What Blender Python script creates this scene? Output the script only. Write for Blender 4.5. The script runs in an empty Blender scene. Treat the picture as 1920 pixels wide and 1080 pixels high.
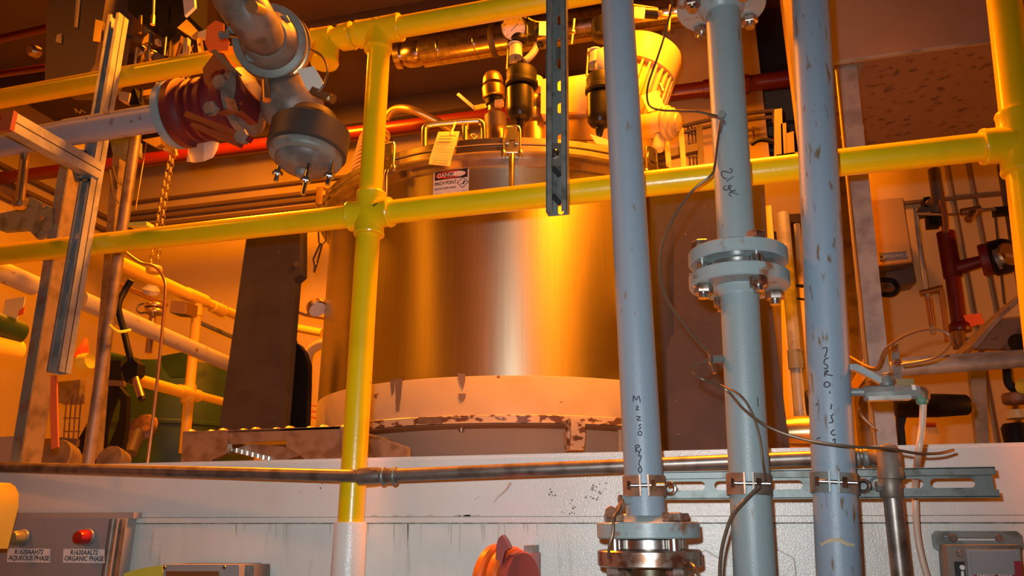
import bpy, bmesh, math, random
from mathutils import Vector, Matrix
from math import radians, sin, cos, pi, atan2
random.seed(7)
S = bpy.context.scene
COL = S.collection
# ---------------------------------------------------------------- camera, world, lights, exposure
EYE = Vector((0, 0, 1.6)); FPX = 1440.0
PITCH = radians(17.2); YAW = radians(14.8)
cam = bpy.data.cameras.new('camera'); cam.sensor_width = 36; cam.lens = FPX / 1920 * 36; cam.clip_start = .02
co = bpy.data.objects.new('camera', cam); COL.objects.link(co)
co.location = EYE; co.rotation_euler = (pi / 2 + PITCH, 0, YAW); S.camera = co
S.view_settings.view_transform = 'Standard'; S.view_settings.look = 'None'
S.view_settings.gamma = 1; S.view_settings.use_curve_mapping = False; S.view_settings.exposure = 0.0
w = bpy.data.worlds.new('world'); S.world = w; w.use_nodes = True
w.node_tree.nodes['Background'].inputs[0].default_value = (.9, .45, .15, 1)
w.node_tree.nodes['Background'].inputs[1].default_value = .01
SODIUM = (1.0, .25, .006)
def lamp(name, kind, loc, power, col, size, tgt=None, cone=150):
    l = bpy.data.lights.new(name, kind); l.energy = power; l.color = col; l.shadow_soft_size = size
    o = bpy.data.objects.new(name, l); COL.objects.link(o); o.location = loc
    if kind == 'SPOT':
        l.spot_size = radians(cone); l.spot_blend = .45
        d = (Vector(tgt) - Vector(loc)) if tgt else Vector((0, 0, -1))
        o.rotation_euler = d.to_track_quat('-Z', 'Y').to_euler()
    return o
fl_ = lamp('camera_flash', 'SPOT', (-.03, .02, 1.66), 47, (.86, .95, 1.0), .012, (-.03 - sin(YAW) * cos(PITCH), .02 + cos(YAW) * cos(PITCH), 1.66 + sin(PITCH) - .08), 100)
fl_.data.spot_blend = .9
lamp('sodium_lamp', 'SPOT', (.12, 1.85, 4.12), 800, SODIUM, .22)
lamp('sodium_lamp', 'SPOT', (-2.3, 2.65, 4.12), 540, SODIUM, .16, (-2.3, 3.08, 3.0), 170)
lamp('sodium_lamp', 'SPOT', (2.7, 1.95, 2.0), 100, SODIUM, .12, (1.3, 3.0, 1.75), 150)
lamp('sodium_lamp', 'SPOT', (-2.9, -.3, 4.12), 100, SODIUM, .16)

# ---------------------------------------------------------------- pixel rays (1920x1080) to points of the place
cp, sp, cy, sy = cos(PITCH), sin(PITCH), cos(YAW), sin(YAW)
def ray(px, py):
    X, U = (px - 960) / FPX, (540 - py) / FPX
    f, u = cp - U * sp, U * cp + sp
    return Vector((cy * X - sy * f, sy * X + cy * f, u))
def P(px, py, Y): d = ray(px, py); return EYE + d * (Y / d.y)
def PX(px, py, X): d = ray(px, py); return EYE + d * (X / d.x)
def PZ(px, py, Z): d = ray(px, py); return EYE + d * ((Z - EYE.z) / d.z)
def PH(px, py, h): d = ray(px, py); return EYE + d * (h / math.hypot(d.x, d.y))
def proj(p):
    v = Vector(p) - EYE; f = -sy * v.x + cy * v.y; X = cy * v.x + sy * v.y; dz = f * cp + v.z * sp; U = v.z * cp - f * sp
    return 960 + FPX * X / dz, 540 - FPX * U / dz
def mpp(p):  # metres per pixel at a point
    v = Vector(p) - EYE; fw = Vector((-sy * cp, cy * cp, sp)); return v.dot(fw) / FPX

# ---------------------------------------------------------------- materials
MATS = {}
def M(name, col, rough=.5, metal=0., col2=None, scale=20., lo=.5, hi=.62, stretch=(1, 1, 1), bump=0., bscale=120., coat=0.,
      var=.12, emit=None, aniso=0., spec=.5, alpha=None, col3=None, s3=60., lo3=.62, hi3=.66, trans=0.):
    m = bpy.data.materials.new(name); m.use_nodes = True; nt = m.node_tree; N, L = nt.nodes, nt.links
    b = N['Principled BSDF']; b.inputs['Roughness'].default_value = rough; b.inputs['Metallic'].default_value = metal
    b.inputs['Specular IOR Level'].default_value = spec
    tc = N.new('ShaderNodeTexCoord'); mp = N.new('ShaderNodeMapping'); mp.inputs['Scale'].default_value = stretch
    geo = N.new('ShaderNodeNewGeometry'); L.new(geo.outputs['Position'], mp.inputs[0])
    def noise(s, det=4, src=mp):
        n = N.new('ShaderNodeTexNoise'); n.inputs['Scale'].default_value = s; n.inputs['Detail'].default_value = det
        L.new(src.outputs[0], n.inputs['Vector']); return n
    n0 = noise(4, 5)
    mixv = N.new('ShaderNodeMix'); mixv.data_type = 'RGBA'
    c1 = [c * (1 - var) for c in col] + [1]; c2 = [min(1, c * (1 + var)) for c in col] + [1]
    mixv.inputs[6].default_value = c1; mixv.inputs[7].default_value = c2
    L.new(n0.outputs['Fac'], mixv.inputs[0]); out = mixv.outputs[2]
    for cc, s, l, h in ((col2, scale, lo, hi), (col3, s3, lo3, hi3)):
        if not cc: continue
        n = noise(s, 6); r = N.new('ShaderNodeMapRange'); r.inputs[1].default_value = l; r.inputs[2].default_value = h
        L.new(n.outputs['Fac'], r.inputs[0])
        mx = N.new('ShaderNodeMix'); mx.data_type = 'RGBA'; mx.inputs[7].default_value = (*cc, 1)
        L.new(r.outputs[0], mx.inputs[0]); L.new(out, mx.inputs[6]); out = mx.outputs[2]
    L.new(out, b.inputs['Base Color'])
    if bump:
        n = noise(bscale, 3, geo); bp = N.new('ShaderNodeBump'); bp.inputs['Strength'].default_value = bump
        bp.inputs['Distance'].default_value = .002
        L.new(n.outputs['Fac'], bp.inputs['Height']); L.new(bp.outputs[0], b.inputs['Normal'])
    if coat: b.inputs['Coat Weight'].default_value = coat; b.inputs['Coat Roughness'].default_value = .15
    if aniso:
        b.inputs['Anisotropic'].default_value = aniso
        t = N.new('ShaderNodeTangent'); t.direction_type = 'RADIAL'; t.axis = 'Z'; L.new(t.outputs[0], b.inputs['Tangent']); b.inputs['Anisotropic Rotation'].default_value = .25
    if emit: b.inputs['Emission Color'].default_value = (*emit, 1); b.inputs['Emission Strength'].default_value = 1
    if trans: b.inputs['Transmission Weight'].default_value = trans
    MATS[name] = m; return m
M('yellow', (.74, .48, .003), .28, col2=(.62, .38, .004), scale=9, lo=.55, hi=.75, bump=.12, bscale=160, col3=(.09, .06, .02), s3=34, lo3=.735, hi3=.75)
M('yellow_in', (.75, .50, .05), .4)
M('blue', (.235, .31, .37), .42, col2=(.22, .19, .15), scale=55, lo=.67, hi=.72, stretch=(1, 1, .35), bump=.22, bscale=420)
M('blue_worn', (.22, .30, .37), .42, col2=(.15, .10, .05), scale=95, lo=.60, hi=.68, stretch=(1, 1, .25), bump=.22, bscale=420, col3=(.12, .05, .025), s3=16, lo3=.66, hi3=.70)
M('blue_flange', (.26, .33, .335), .4, col2=(.22, .10, .05), scale=30, lo=.58, hi=.68, bump=.2)
M('grey_pipe', (.33, .32, .36), .45, col2=(.16, .11, .08), scale=30, lo=.64, hi=.7)
M('galv', (.36, .38, .36), .42, .4, col2=(.24, .25, .24), scale=22, lo=.45, hi=.65, bump=.1, bscale=90)
M('galv_dull', (.20, .225, .21), .5, .45, col2=(.10, .10, .08), scale=26, lo=.5, hi=.66, bump=.12)
M('galv_brown', (.24, .19, .15), .5, .55, col2=(.13, .10, .07), scale=24, lo=.45, hi=.68)
M('conduit', (.26, .22, .19), .4, .7, col2=(.12, .09, .07), scale=30, lo=.45, hi=.7)
M('copper_clamp', (.36, .19, .11), .42, .35, col2=(.20, .11, .07), scale=30, lo=.45, hi=.65)
M('steel', (.55, .53, .50), .28, 1.)
M('bolt', (.45, .38, .32), .35, .9, col2=(.25, .13, .08), scale=60, lo=.45, hi=.6)
M('rusty', (.26, .13, .075), .55, .4, col2=(.13, .07, .04), scale=50, lo=.4, hi=.6)
M('brushed', (.47, .45, .32), .40, 1., col2=(.40, .375, .26), scale=3, lo=.3, hi=.8, aniso=.78, stretch=(60, 60, 1.2), var=.03)
M('ring_steel', (.60, .54, .45), .3, 1., col2=(.45, .38, .3), scale=20, lo=.45, hi=.7, aniso=.4)
M('white', (.70, .68, .63), .24, col2=(.60, .56, .47), scale=3, lo=.5, hi=.8, bump=.35, bscale=380, col3=(.16, .15, .13), s3=38, lo3=.745, hi3=.76)
M('white_streak', (.69, .68, .62), .22, col2=(.42, .38, .27), scale=9, lo=.60, hi=.85, stretch=(5, 5, .6), bump=.4, bscale=360, col3=(.22, .13, .07), s3=11, lo3=.70, hi3=.74)
M('streak', (.50, .46, .36), .4)
M('cast_dim', (.115, .10, .09), .5, .1, col2=(.17, .17, .15), scale=22, lo=.5, hi=.62, bump=.2)
M('smear', (.52, .42, .33), .5)
M('grime', (.16, .15, .11), .7, col2=(.30, .28, .22), scale=60, lo=.45, hi=.6)
M('cream', (.50, .43, .28), .4, col2=(.44, .36, .22), scale=5, lo=.5, hi=.75, col3=(.16, .09, .05), s3=17, lo3=.70, hi3=.715)
M('cream_edge', (.52, .44, .30), .4, col2=(.12, .06, .035), scale=26, lo=.52, hi=.56, stretch=(1, 1, 2.5))
M('vessel', (.34, .33, .29), .45, var=.08)
M('under', (.20, .15, .11), .6)
M('dark', (.040, .034, .034), .62, col2=(.028, .024, .024), scale=14, lo=.4, hi=.7, bump=.15, bscale=300, col3=(.26, .23, .22), s3=95, lo3=.735, hi3=.76)
M('dark_warm', (.050, .035, .031), .62, col2=(.035, .025, .022), scale=14, lo=.4, hi=.7, bump=.15, bscale=300, col3=(.26, .23, .22), s3=95, lo3=.735, hi3=.76)
M('black', (.008, .008, .009), .3, spec=.35)
M('rubber', (.006, .0055, .0055), .55, spec=.2)
M('red', (.15, .012, .012), .5, col2=(.10, .018, .014), scale=16, lo=.5, hi=.7)
M('red_pipe', (.115, .007, .007), .35)
M('cast', (.20, .155, .12), .5, .15, col2=(.11, .08, .06), scale=22, lo=.45, hi=.65, bump=.3, bscale=70)
M('cast_grey', (.17, .19, .17), .48, .1, col2=(.17, .12, .09), scale=26, lo=.5, hi=.6, bump=.2)
M('brass', (.62, .46, .22), .3, .9)
M('bronze', (.40, .27, .13), .35, .9)
M('motor', (.60, .45, .19), .4)
M('motor_box', (.52, .40, .18), .38)
M('foil', (.62, .55, .48), .22, 1., col2=(.45, .38, .32), scale=40, lo=.4, hi=.6)
M('dark_cast', (.045, .034, .027), .55)
M('blue_mid', (.235, .30, .31), .42, col2=(.20, .17, .13), scale=70, lo=.68, hi=.72, stretch=(1, 1, .35), bump=.2, bscale=420)
M('dark_pipe', (.10, .07, .05), .55)
M('paper', (.78, .72, .60), .7)
M('tag_y', (.80, .66, .28), .6)
M('tag_o', (.85, .13, .02), .6)
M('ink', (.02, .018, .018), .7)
M('pen', (.05, .045, .05), .7)
M('signred', (.60, .03, .03), .4)
M('sign_white', (.82, .79, .74), .45, col2=(.74, .68, .62), scale=30, lo=.5, hi=.7)
M('wall', (.42, .33, .24), .75, col2=(.37, .29, .2), scale=1.4, lo=.4, hi=.7, var=.08)
M('wall_light', (.52, .38, .18), .7, col2=(.46, .33, .15), scale=2, lo=.4, hi=.7, var=.06)
M('ceiling', (.11, .075, .05), .85)
M('joist', (.08, .055, .04), .8)
M('floor', (.10, .09, .08), .7)
M('deck', (.30, .25, .2), .6)
M('groove', (.12, .075, .05), .8)
M('bin', (.42, .36, .31), .38, .6, col2=(.35, .29, .24), scale=3, lo=.4, hi=.7)
M('bin_under', (.17, .10, .06), .7, col2=(.07, .04, .025), scale=38, lo=.56, hi=.66, stretch=(1, 1, 1))
M('panel_grey', (.30, .28, .27), .5, bump=.2, bscale=500)
M('green', (.010, .035, .014), .45, col2=(.013, .05, .018), scale=5, lo=.45, hi=.6)
M('green_nut', (.12, .25, .16), .4)
M('lens_red', (.35, .01, .008), .25)
M('lens_olive', (.22, .19, .08), .3)
M('tube', (.72, .52, .38), .35, trans=.15)
M('wire', (.16, .11, .07), .4, .6)
M('chrome_wire', (.45, .38, .30), .3, .9)
M('copper', (.50, .30, .17), .32, .9)
M('strap', (.85, .14, .03), .55)
M('tape', (.62, .58, .06), .5)
M('orange_paint', (.75, .14, .015), .4, col2=(.6, .1, .015), scale=12, lo=.4, hi=.7)
M('dark_red', (.28, .05, .04), .4)
M('glass', (.75, .73, .72), .12)
M('alu', (.50, .46, .40), .38, .8, col2=(.33, .28, .22), scale=26, lo=.45, hi=.65)
M('box_cream', (.66, .38, .11), .5)
M('logo', (.18, .19, .22), .5)
M('logo_text', (.5, .5, .52), .5)
M('estop_label', (.33, .02, .03), .5)

# ---------------------------------------------------------------- mesh helpers
def frame(d):
    d = Vector(d).normalized(); a = Vector((0, 0, 1)) if abs(d.z) < .9 else Vector((1, 0, 0))
    u = d.cross(a).normalized(); return u, d.cross(u).normalized(), d
def B(): return bmesh.new()
def ring(bm, c, u, v, r, seg, ph=0):
    return [bm.verts.new(c + u * (r * cos(ph + 2 * pi * k / seg)) + v * (r * sin(ph + 2 * pi * k / seg))) for k in range(seg)]
def bridge(bm, A, Bv):
    n = len(A)
    for k in range(n): bm.faces.new((A[k], A[(k + 1) % n], Bv[(k + 1) % n], Bv[k]))
def tube(bm, pts, r, seg=14, cap=True, ph=0):
    pts = [Vector(p) for p in pts]; rs = r if isinstance(r, (list, tuple)) else [r] * len(pts)
    u = None; prev = None; first = None
    for i, p in enumerate(pts):
        t = (pts[min(i + 1, len(pts) - 1)] - pts[max(i - 1, 0)]).normalized()
        if u is None: u = frame(t)[0]
        else:
            u = (u - t * u.dot(t))
            u = u.normalized() if u.length > 1e-6 else frame(t)[0]
        v = t.cross(u); R = ring(bm, p, u, v, rs[i], seg, ph)
        if prev: bridge(bm, prev, R)
        else: first = R
        prev = R
    if cap: bm.faces.new(first[::-1]); bm.faces.new(prev)
    return bm
def lathe(bm, prof, o, ax, seg=32, ph=0):
    u, v, d = frame(ax); o = Vector(o); prev = first = None
    for r, t in prof:
        R = ring(bm, o + d * t, u, v, max(r, 1e-4), seg, ph)
        if prev: bridge(bm, prev, R)
        else: first = R
        prev = R
    bm.faces.new(first[::-1]); bm.faces.new(prev); return bm
def disc(bm, o, ax, r, t, bev=.002, seg=40): return lathe(bm, [(r - bev, 0), (r, bev), (r, t - bev), (r - bev, t)], o, ax, seg)
def box(bm, a, b):
    a, b = Vector(a), Vector(b); vs = [bm.verts.new((x, y, z)) for x in (a.x, b.x) for y in (a.y, b.y) for z in (a.z, b.z)]
    for f in ((0, 1, 3, 2), (4, 6, 7, 5), (0, 4, 5, 1), (2, 3, 7, 6), (0, 2, 6, 4), (1, 5, 7, 3)): bm.faces.new([vs[i] for i in f])
    return bm
def obox(bm, c, ex, ey, ez):  # oriented box, half-extent vectors
    c = Vector(c); vs = [bm.verts.new(c + Vector(ex) * i + Vector(ey) * j + Vector(ez) * k) for i in (-1, 1) for j in (-1, 1) for k in (-1, 1)]
    for f in ((0, 1, 3, 2), (4, 6, 7, 5), (0, 4, 5, 1), (2, 3, 7, 6), (0, 2, 6, 4), (1, 5, 7, 3)): bm.faces.new([vs[i] for i in f])
    return bm
def prism(bm, pts, ext):
    ext = Vector(ext); A = [bm.verts.new(Vector(p)) for p in pts]; Bv = [bm.verts.new(Vector(p) + ext) for p in pts]
    bm.faces.new(A[::-1]); bm.faces.new(Bv); bridge(bm, A, Bv); return bm
def slab(bm, px, Y, th):  # outline given as pixels at distance plane Y, with real thickness
    return prism(bm, [P(x, y, Y) for x, y in px], (0, th, 0))
def bar(bm, a, b, w_, h_, up=(0, 0, 1)):
    a, b = Vector(a), Vector(b); d = (b - a).normalized(); s = d.cross(Vector(up)).normalized(); u = s.cross(d)
    return obox(bm, (a + b) / 2, (b - a) / 2, s * w_ / 2, u * h_ / 2)
def hexn(bm, o, ax, r, t, ph=0): return lathe(bm, [(r * .9, 0), (r, t * .12), (r, t * .88), (r * .9, t)], o, ax, 6, ph)
def spline(pts, n=8):
    pts = [Vector(p) for p in pts]; out = []
    for i in range(len(pts) - 1):
        p0, p1, p2, p3 = pts[max(i - 1, 0)], pts[i], pts[i + 1], pts[min(i + 2, len(pts) - 1)]
        for k in range(n):
            t = k / n
            out.append(.5 * ((2 * p1) + (p2 - p0) * t + (2 * p0 - 5 * p1 + 4 * p2 - p3) * t * t + (3 * p1 - p0 - 3 * p2 + p3) * t ** 3))
    out.append(pts[-1]); return out
def rot_ring(bm, o, ax, R, r, seg=28, rs=8):  # torus
    u, v, d = frame(ax); o = Vector(o); prev = first = None
    for k in range(seg):
        a = 2 * pi * k / seg; c = o + (u * cos(a) + v * sin(a)) * R; n = (u * cos(a) + v * sin(a))
        Rg = ring(bm, c, n, d, r, rs)
        if prev: bridge(bm, prev, Rg)
        else: first = Rg
        prev = Rg
    bridge(bm, prev, first); return bm
def from_curve(data):
    o = bpy.data.objects.new('tmp', data); COL.objects.link(o)
    dg = bpy.context.evaluated_depsgraph_get(); me = bpy.data.meshes.new_from_object(o.evaluated_get(dg))
    bpy.data.objects.remove(o); return me
def holed(outer, holes, th):  # flat plate in XY with through holes, thickness along Z
    cu = bpy.data.curves.new('tmp', 'CURVE'); cu.dimensions = '2D'; cu.fill_mode = 'BOTH'; cu.extrude = th / 2
    for poly in [outer] + holes:
        s = cu.splines.new('POLY'); s.points.add(len(poly) - 1); s.use_cyclic_u = True
        for q, (x, y) in zip(s.points, poly): q.co = (x, y, 0, 1)
    return from_curve(cu)
def slot(cx, cy_, w_, h_, n=6):
    r = min(w_, h_) / 2; pts = []
    if h_ >= w_:
        for k in range(n + 1): a = pi * k / n; pts.append((cx + r * cos(a), cy_ + h_ / 2 - r + r * sin(a)))
        for k in range(n + 1): a = pi + pi * k / n; pts.append((cx + r * cos(a), cy_ - h_ / 2 + r + r * sin(a)))
    else:
        for k in range(n + 1): a = -pi / 2 + pi * k / n; pts.append((cx + w_ / 2 - r + r * cos(a), cy_ + r * sin(a)))
        for k in range(n + 1): a = pi / 2 + pi * k / n; pts.append((cx - w_ / 2 + r + r * cos(a), cy_ + r * sin(a)))
    return pts
def text_me(body, size, align='CENTER'):
    cu = bpy.data.curves.new('tmp', 'FONT'); cu.body = body; cu.size = size; cu.align_x = align; cu.align_y = 'CENTER'; cu.extrude = .0002; cu.offset = size * .011
    return from_curve(cu)
def basis(o, right, up):
    r = Vector(right).normalized(); u = Vector(up).normalized(); n = r.cross(u); m = Matrix((r, u, n)).transposed().to_4x4(); m.translation = o; return m
def wrap(me, o, ax, n0, R):  # bend a flat mesh (x right, y up, z out) onto a cylinder
    a = Vector(ax).normalized(); n0 = Vector(n0); n0 = (n0 - a * n0.dot(a)).normalized(); t = a.cross(n0)
    for v in me.vertices:
        th = v.co.x / R; r = R + v.co.z; v.co = Vector(o) + a * v.co.y + (n0 * cos(th) + t * sin(th)) * r
    return me
WM = {}
def finish(o, bm, mat, sharp=38):
    me = o.data
    if mat: me.materials.clear(); me.materials.append(MATS[mat])
    me.polygons.foreach_set('use_smooth', [True] * len(me.polygons)); me.set_sharp_from_angle(angle=radians(sharp))
def mesh_of(bm, name):
    if isinstance(bm, bpy.types.Mesh): bm.name = name; return bm
    bmesh.ops.recalc_face_normals(bm, faces=bm.faces); me = bpy.data.meshes.new(name); bm.to_mesh(me); bm.free(); return me
def recentre(me, base=True):
    xs = [v.co for v in me.vertices]; lo = Vector([min(c[i] for c in xs) for i in range(3)]); hi = Vector([max(c[i] for c in xs) for i in range(3)])
    c = (lo + hi) / 2
    if base: c.z = lo.z
    for v in me.vertices: v.co -= c
    return c
def tag(o, label, cat=None, group=None, kind=None):
    if label: o['label'] = label
    if cat: o['category'] = cat
    if group: o['group'] = group
    if kind: o['kind'] = kind
    return o
def solo(name, bm, mat, label=None, cat=None, group=None, kind=None, sharp=38):
    me = mesh_of(bm, name); c = recentre(me); o = bpy.data.objects.new(name, me); COL.objects.link(o); o.location = c
    WM[o] = Matrix.Translation(c); finish(o, bm, mat, sharp); return tag(o, label, cat, group, kind)
def thing(name, loc, label, cat, group=None, kind=None):
    o = bpy.data.objects.new(name, None); COL.objects.link(o); o.location = loc; o.empty_display_size = .05; WM[o] = Matrix.Translation(Vector(loc))
    return tag(o, label, cat, group, kind)
def part(name, bm, mat, parent, label=None, mtx=None, kind=None, sharp=38):
    me = mesh_of(bm, name)
    if mtx is None: mtx = Matrix.Translation(recentre(me))
    o = bpy.data.objects.new(name, me); COL.objects.link(o); o.parent = parent; o.matrix_parent_inverse = WM[parent].inverted(); o.matrix_basis = mtx
    WM[o] = mtx
    if mat: finish(o, bm, mat, sharp)
    return tag(o, label, kind=kind)
def inst(name, me, parent, mtx):
    o = bpy.data.objects.new(name, me); COL.objects.link(o); o.parent = parent; o.matrix_parent_inverse = WM[parent].inverted(); o.matrix_basis = mtx; WM[o] = mtx; return o
def along(o, ax, spin=0):
    u, v, d = frame(ax); m = Matrix((u, v, d)).transposed().to_4x4(); m.translation = o; return m @ Matrix.Rotation(spin, 4, 'Z')
def shared(bm, mat, name, sharp=38):
    me = mesh_of(bm, name); me.materials.append(MATS[mat]); me.polygons.foreach_set('use_smooth', [True] * len(me.polygons)); me.set_sharp_from_angle(angle=radians(sharp)); return me
def bolt_me(name, mat, r, head, shank, total):
    bm = B(); hexn(bm, (0, 0, 0), (0, 0, 1), r, head); lathe(bm, [(shank, head), (shank, total), (shank * .8, total + .002)], (0, 0, 0), (0, 0, 1), 12); return shared(bm, mat, name)
Z0 = P(1000, 969, 1.40).z
# ================================================================ THE SETTING
ZT = P(1000, 857, 1.40).z          # top of the white platform beam
XL, XR, YB, ZC = -4.5, 3.6, 4.7, 4.42
def st(name, bm, mat, label, **k): return solo(name, bm, mat, label, kind='structure', **k)
st('floor', box(B(), (XL - .1, -4, -.1), (XR + .1, YB + .1, 0)), 'floor', 'grey concrete floor far below the platform')
st('ceiling', box(B(), (XL - .1, -4.1, ZC), (XR + .1, YB + .1, ZC + .12)), 'ceiling', 'dark brown ceiling high above the tank')
st('wall_back', box(B(), (XL - .1, YB, 0), (XR + .1, YB + .12, ZC)), 'wall', 'cream painted back wall glowing orange in lamp light')
st('wall_left', box(B(), (XL - .12, -4, 0), (XL, YB, ZC)), 'wall', 'cream painted left wall behind the steel posts')
st('wall_right', box(B(), (XR, -4, 0), (XR + .12, YB, ZC)), 'wall', 'cream side wall beyond the right edge')
st('wall_front', box(B(), (XL - .1, -4.1, 0), (XR + .1, -4, ZC)), 'wall', 'cream wall behind the viewer')
for k, y in enumerate((1.0, 2.2, 3.4, 4.3)):
    st('trim_%d' % (k + 1), box(B(), (XL, y, ZC - .16), (XR, y + .1, ZC)), 'joist', 'dark ceiling joist running across above the tank')
deck = st('platform_deck', box(B(), (XL, 1.43, ZT - .12), (XR, YB, ZT - .004)), 'deck', 'raised platform deck behind the white beam')
# partition wall at the right, nearer than the back wall
pw = st('wall_partition', box(B(), (P(1535, 540, 3.05).x, 3.05, 0), (XR, 3.15, ZC)), 'wall_light', 'pale partition wall carrying the red pipe and cabinet')
a, b_ = P(1600, 385, 3.03), P(1930, 350, 3.03)
part('seam', box(B(), (a.x, 3.035, a.z - .012), (b_.x + .6, 3.05, a.z)), 'groove', pw)
for x in (1800, 1842):
    a = P(x, 420, 3.04); part('seam', box(B(), (a.x - .004, 3.043, 1.7), (a.x + .004, 3.05, 4.0)), 'groove', pw)
a, b_ = P(1245, 120, 3.7), P(1424, 120, 3.7)
st('wall_pilaster', box(B(), (a.x, 3.7, 0), (b_.x, YB, ZC)), 'wall_light', 'pale square wall pilaster behind the red fire pipe')
# white beam in front of the platform
zs1, zs2 = P(1000, 968, 1.4).z, P(1000, 981, 1.4).z
beam = thing('platform_beam', (0, 1.42, 0), 'white painted steel platform beam with rust streaks below the seam', 'beam', kind='structure')
part('upper_plate', box(B(), (XL, 1.40, zs1), (XR, 1.43, ZT)), 'white', beam)
part('lip', box(B(), (XL, 1.394, zs2 + .001), (XR, 1.43, zs1 - .0012)), 'white', beam)
part('seam_grime', box(B(), (XL, 1.399, zs1 - .0012), (XR, 1.43, zs1)), 'grime', beam)
part('seam_grime', box(B(), (XL, 1.3985, zs2 - .0012), (XR, 1.43, zs2 + .001)), 'grime', beam)
part('lower_plate', box(B(), (XL, 1.40, 0.0), (XR, 1.43, zs2 - .0012)), 'white_streak', beam)
part('top_flange', box(B(), (XL, 1.402, ZT), (XR, 1.50, ZT + .006)), 'white', beam)
nut = shared(hexn(B(), (0, 0, 0), (0, 0, 1), .027, .016), 'white', 'beam_nut')
for x in (1325, 1462, 838): inst('nut', nut, beam, along(P(x, 1062 if x > 900 else 1120, 1.40), (0, -1, 0)))

chip = B()
rg = random.Random(3)
for cx, cy_, n, sx, sy_ in ((1035, 925, 5, 12, 6), (1120, 915, 16, 16, 9), (1112, 932, 10, 14, 6), (1075, 945, 6, 8, 14), (890, 935, 2, 10, 4), (1150, 925, 3, 14, 3), (1068, 962, 4, 20, 2)):
    for k in range(n):
        x, y, r = rg.gauss(cx, sx * .6), rg.gauss(cy_, sy_ * .6), rg.uniform(1.0, 2.6)
        chip.faces.new([chip.verts.new(P(x + r * cos(q) * rg.uniform(.6, 1.3), y + r * sin(q) * rg.uniform(.6, 1.2), 1.3992)) for q in [2 * pi * j / 6 for j in range(6)]])
part('paint_chips', chip, 'grime', beam, 'dark grey paint chips', kind='stuff')
stn = B()
for k in range(26):
    x = rg.uniform(390, 1010); L = rg.uniform(12, 55) * (1.5 if 600 < x < 900 else 1); wd = rg.uniform(.6, 1.5)
    stn.faces.new([stn.verts.new(P(x + dx, 983 + dy, 1.3994)) for dx, dy in ((-wd, 0), (wd, 0), (wd * .6, L * .6), (0, L), (-wd * .7, L * .6))])
for k in range(10):
    x = rg.uniform(560, 900); stn.faces.new([stn.verts.new(P(x + dx, 968 + dy, 1.3994)) for dx, dy in ((-8, 0), (6, 0), (4, -3), (-5, -2.5))])
part('rust_streaks', stn, 'streak', beam, 'thin brown rust streaks under the seam', kind='stuff')
sm = B(); tube(sm, spline([P(x, y, 1.3995) for x, y in ((958, 905), (948, 920), (934, 932), (926, 943))], 4), [.0028, .0026, .0024, .0022, .002, .002, .0018, .0016, .0014, .0012, .001, .0008, .0006], 6)
part('rust_smear', sm, 'smear', beam)

# ================================================================ FRONT YELLOW GUARDRAIL
YR = 1.346; RR = .0242; RF = .0300
def axis_pt(x, y): return P(x, y, YR)
rail = thing('guardrail', (axis_pt(660, 960).x, YR, ZT - .2), 'yellow painted pipe guardrail crossing in front of the steel tank', 'guardrail')
ml = lambda x: 478 - .1098 * x
tl = lambda x: 185.5 - .1795 * x
ax_top, ax_bot = axis_pt(711, 90), axis_pt(657.5, 980)
pd = (ax_top - ax_bot).normalized(); mid = axis_pt(694, ml(694)); topj = axis_pt(711, tl(711))
xp = lambda z: ax_bot + pd * ((z - ax_bot.z) / pd.z)
midr, topr = axis_pt(1893, ml(1893)), axis_pt(1893, tl(1893))
part('post', tube(B(), [ax_bot - pd * .0, xp(topj.z + .02)], RR, 24), 'yellow', rail)
rp_t, rp_b = axis_pt(1876, -60), axis_pt(1921, 330)
rpd = (rp_t - rp_b).normalized(); midr = axis_pt(1910, ml(1910))
part('post', tube(B(), [rp_b - rpd * .62, rp_b + rpd * .75], RR * 1.12, 24), 'yellow', rail)
L1, L2 = axis_pt(-60, ml(-60)), axis_pt(1990, ml(1990)); md = (L2 - L1).normalized(); L1 = L1 - md * 1.8; L2 = L2 + md * 1.2
part('mid_rail', tube(B(), [L1, mid], RR, 24), 'yellow', rail)
part('mid_rail', tube(B(), [mid, L2], RR * 1.02, 24), 'yellow', rail)
T1, T2 = axis_pt(-60, tl(-60)), axis_pt(1400, tl(1400)); td = (T2 - T1).normalized(); T1 = T1 - td * 1.8; T2 = T2 + td * 1.3
part('top_rail', tube(B(), [T1, topj], RR, 24), 'yellow', rail)
part('top_rail', tube(B(), [topj, T2], RR, 24), 'yellow', rail)
def socket(o, d, ln, r=RF, bead=True):
    d = Vector(d).normalized(); bm = B(); lathe(bm, [(r * .99, 0), (r, ln * .5), (r * 1.02, ln * .86), (r * 1.06, ln * .93), (r * 1.02, ln), (r * .8, ln + .001)], o, d, 28); return bm
md = (L2 - L1).normalized(); td = (T2 - T1).normalized()
def hub(name, o, dirs, ln):
    bm = B(); bmesh.ops.create_icosphere(bm, subdivisions=3, radius=RF * 1.03, matrix=Matrix.Translation(o)); h = part(name, bm, 'yellow', rail)
    for d in dirs: part('socket', socket(o, d, ln), 'yellow', h)
    return h
hub('cross_fitting', mid, (md, -md, pd, -pd), .047)
hub('tee_fitting', topj, (td, -td, -pd), .052)
hub('tee_fitting', midr, (-md, rpd, -rpd), .056)
part('base_sleeve', lathe(B(), [(.0285, 0), (.0295, -.004), (.0305, -.10), (.031, -.62), (.031, -1.3)], ax_bot + pd * .001, pd, 24), 'white', rail, 'white painted lower post sleeve')
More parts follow.
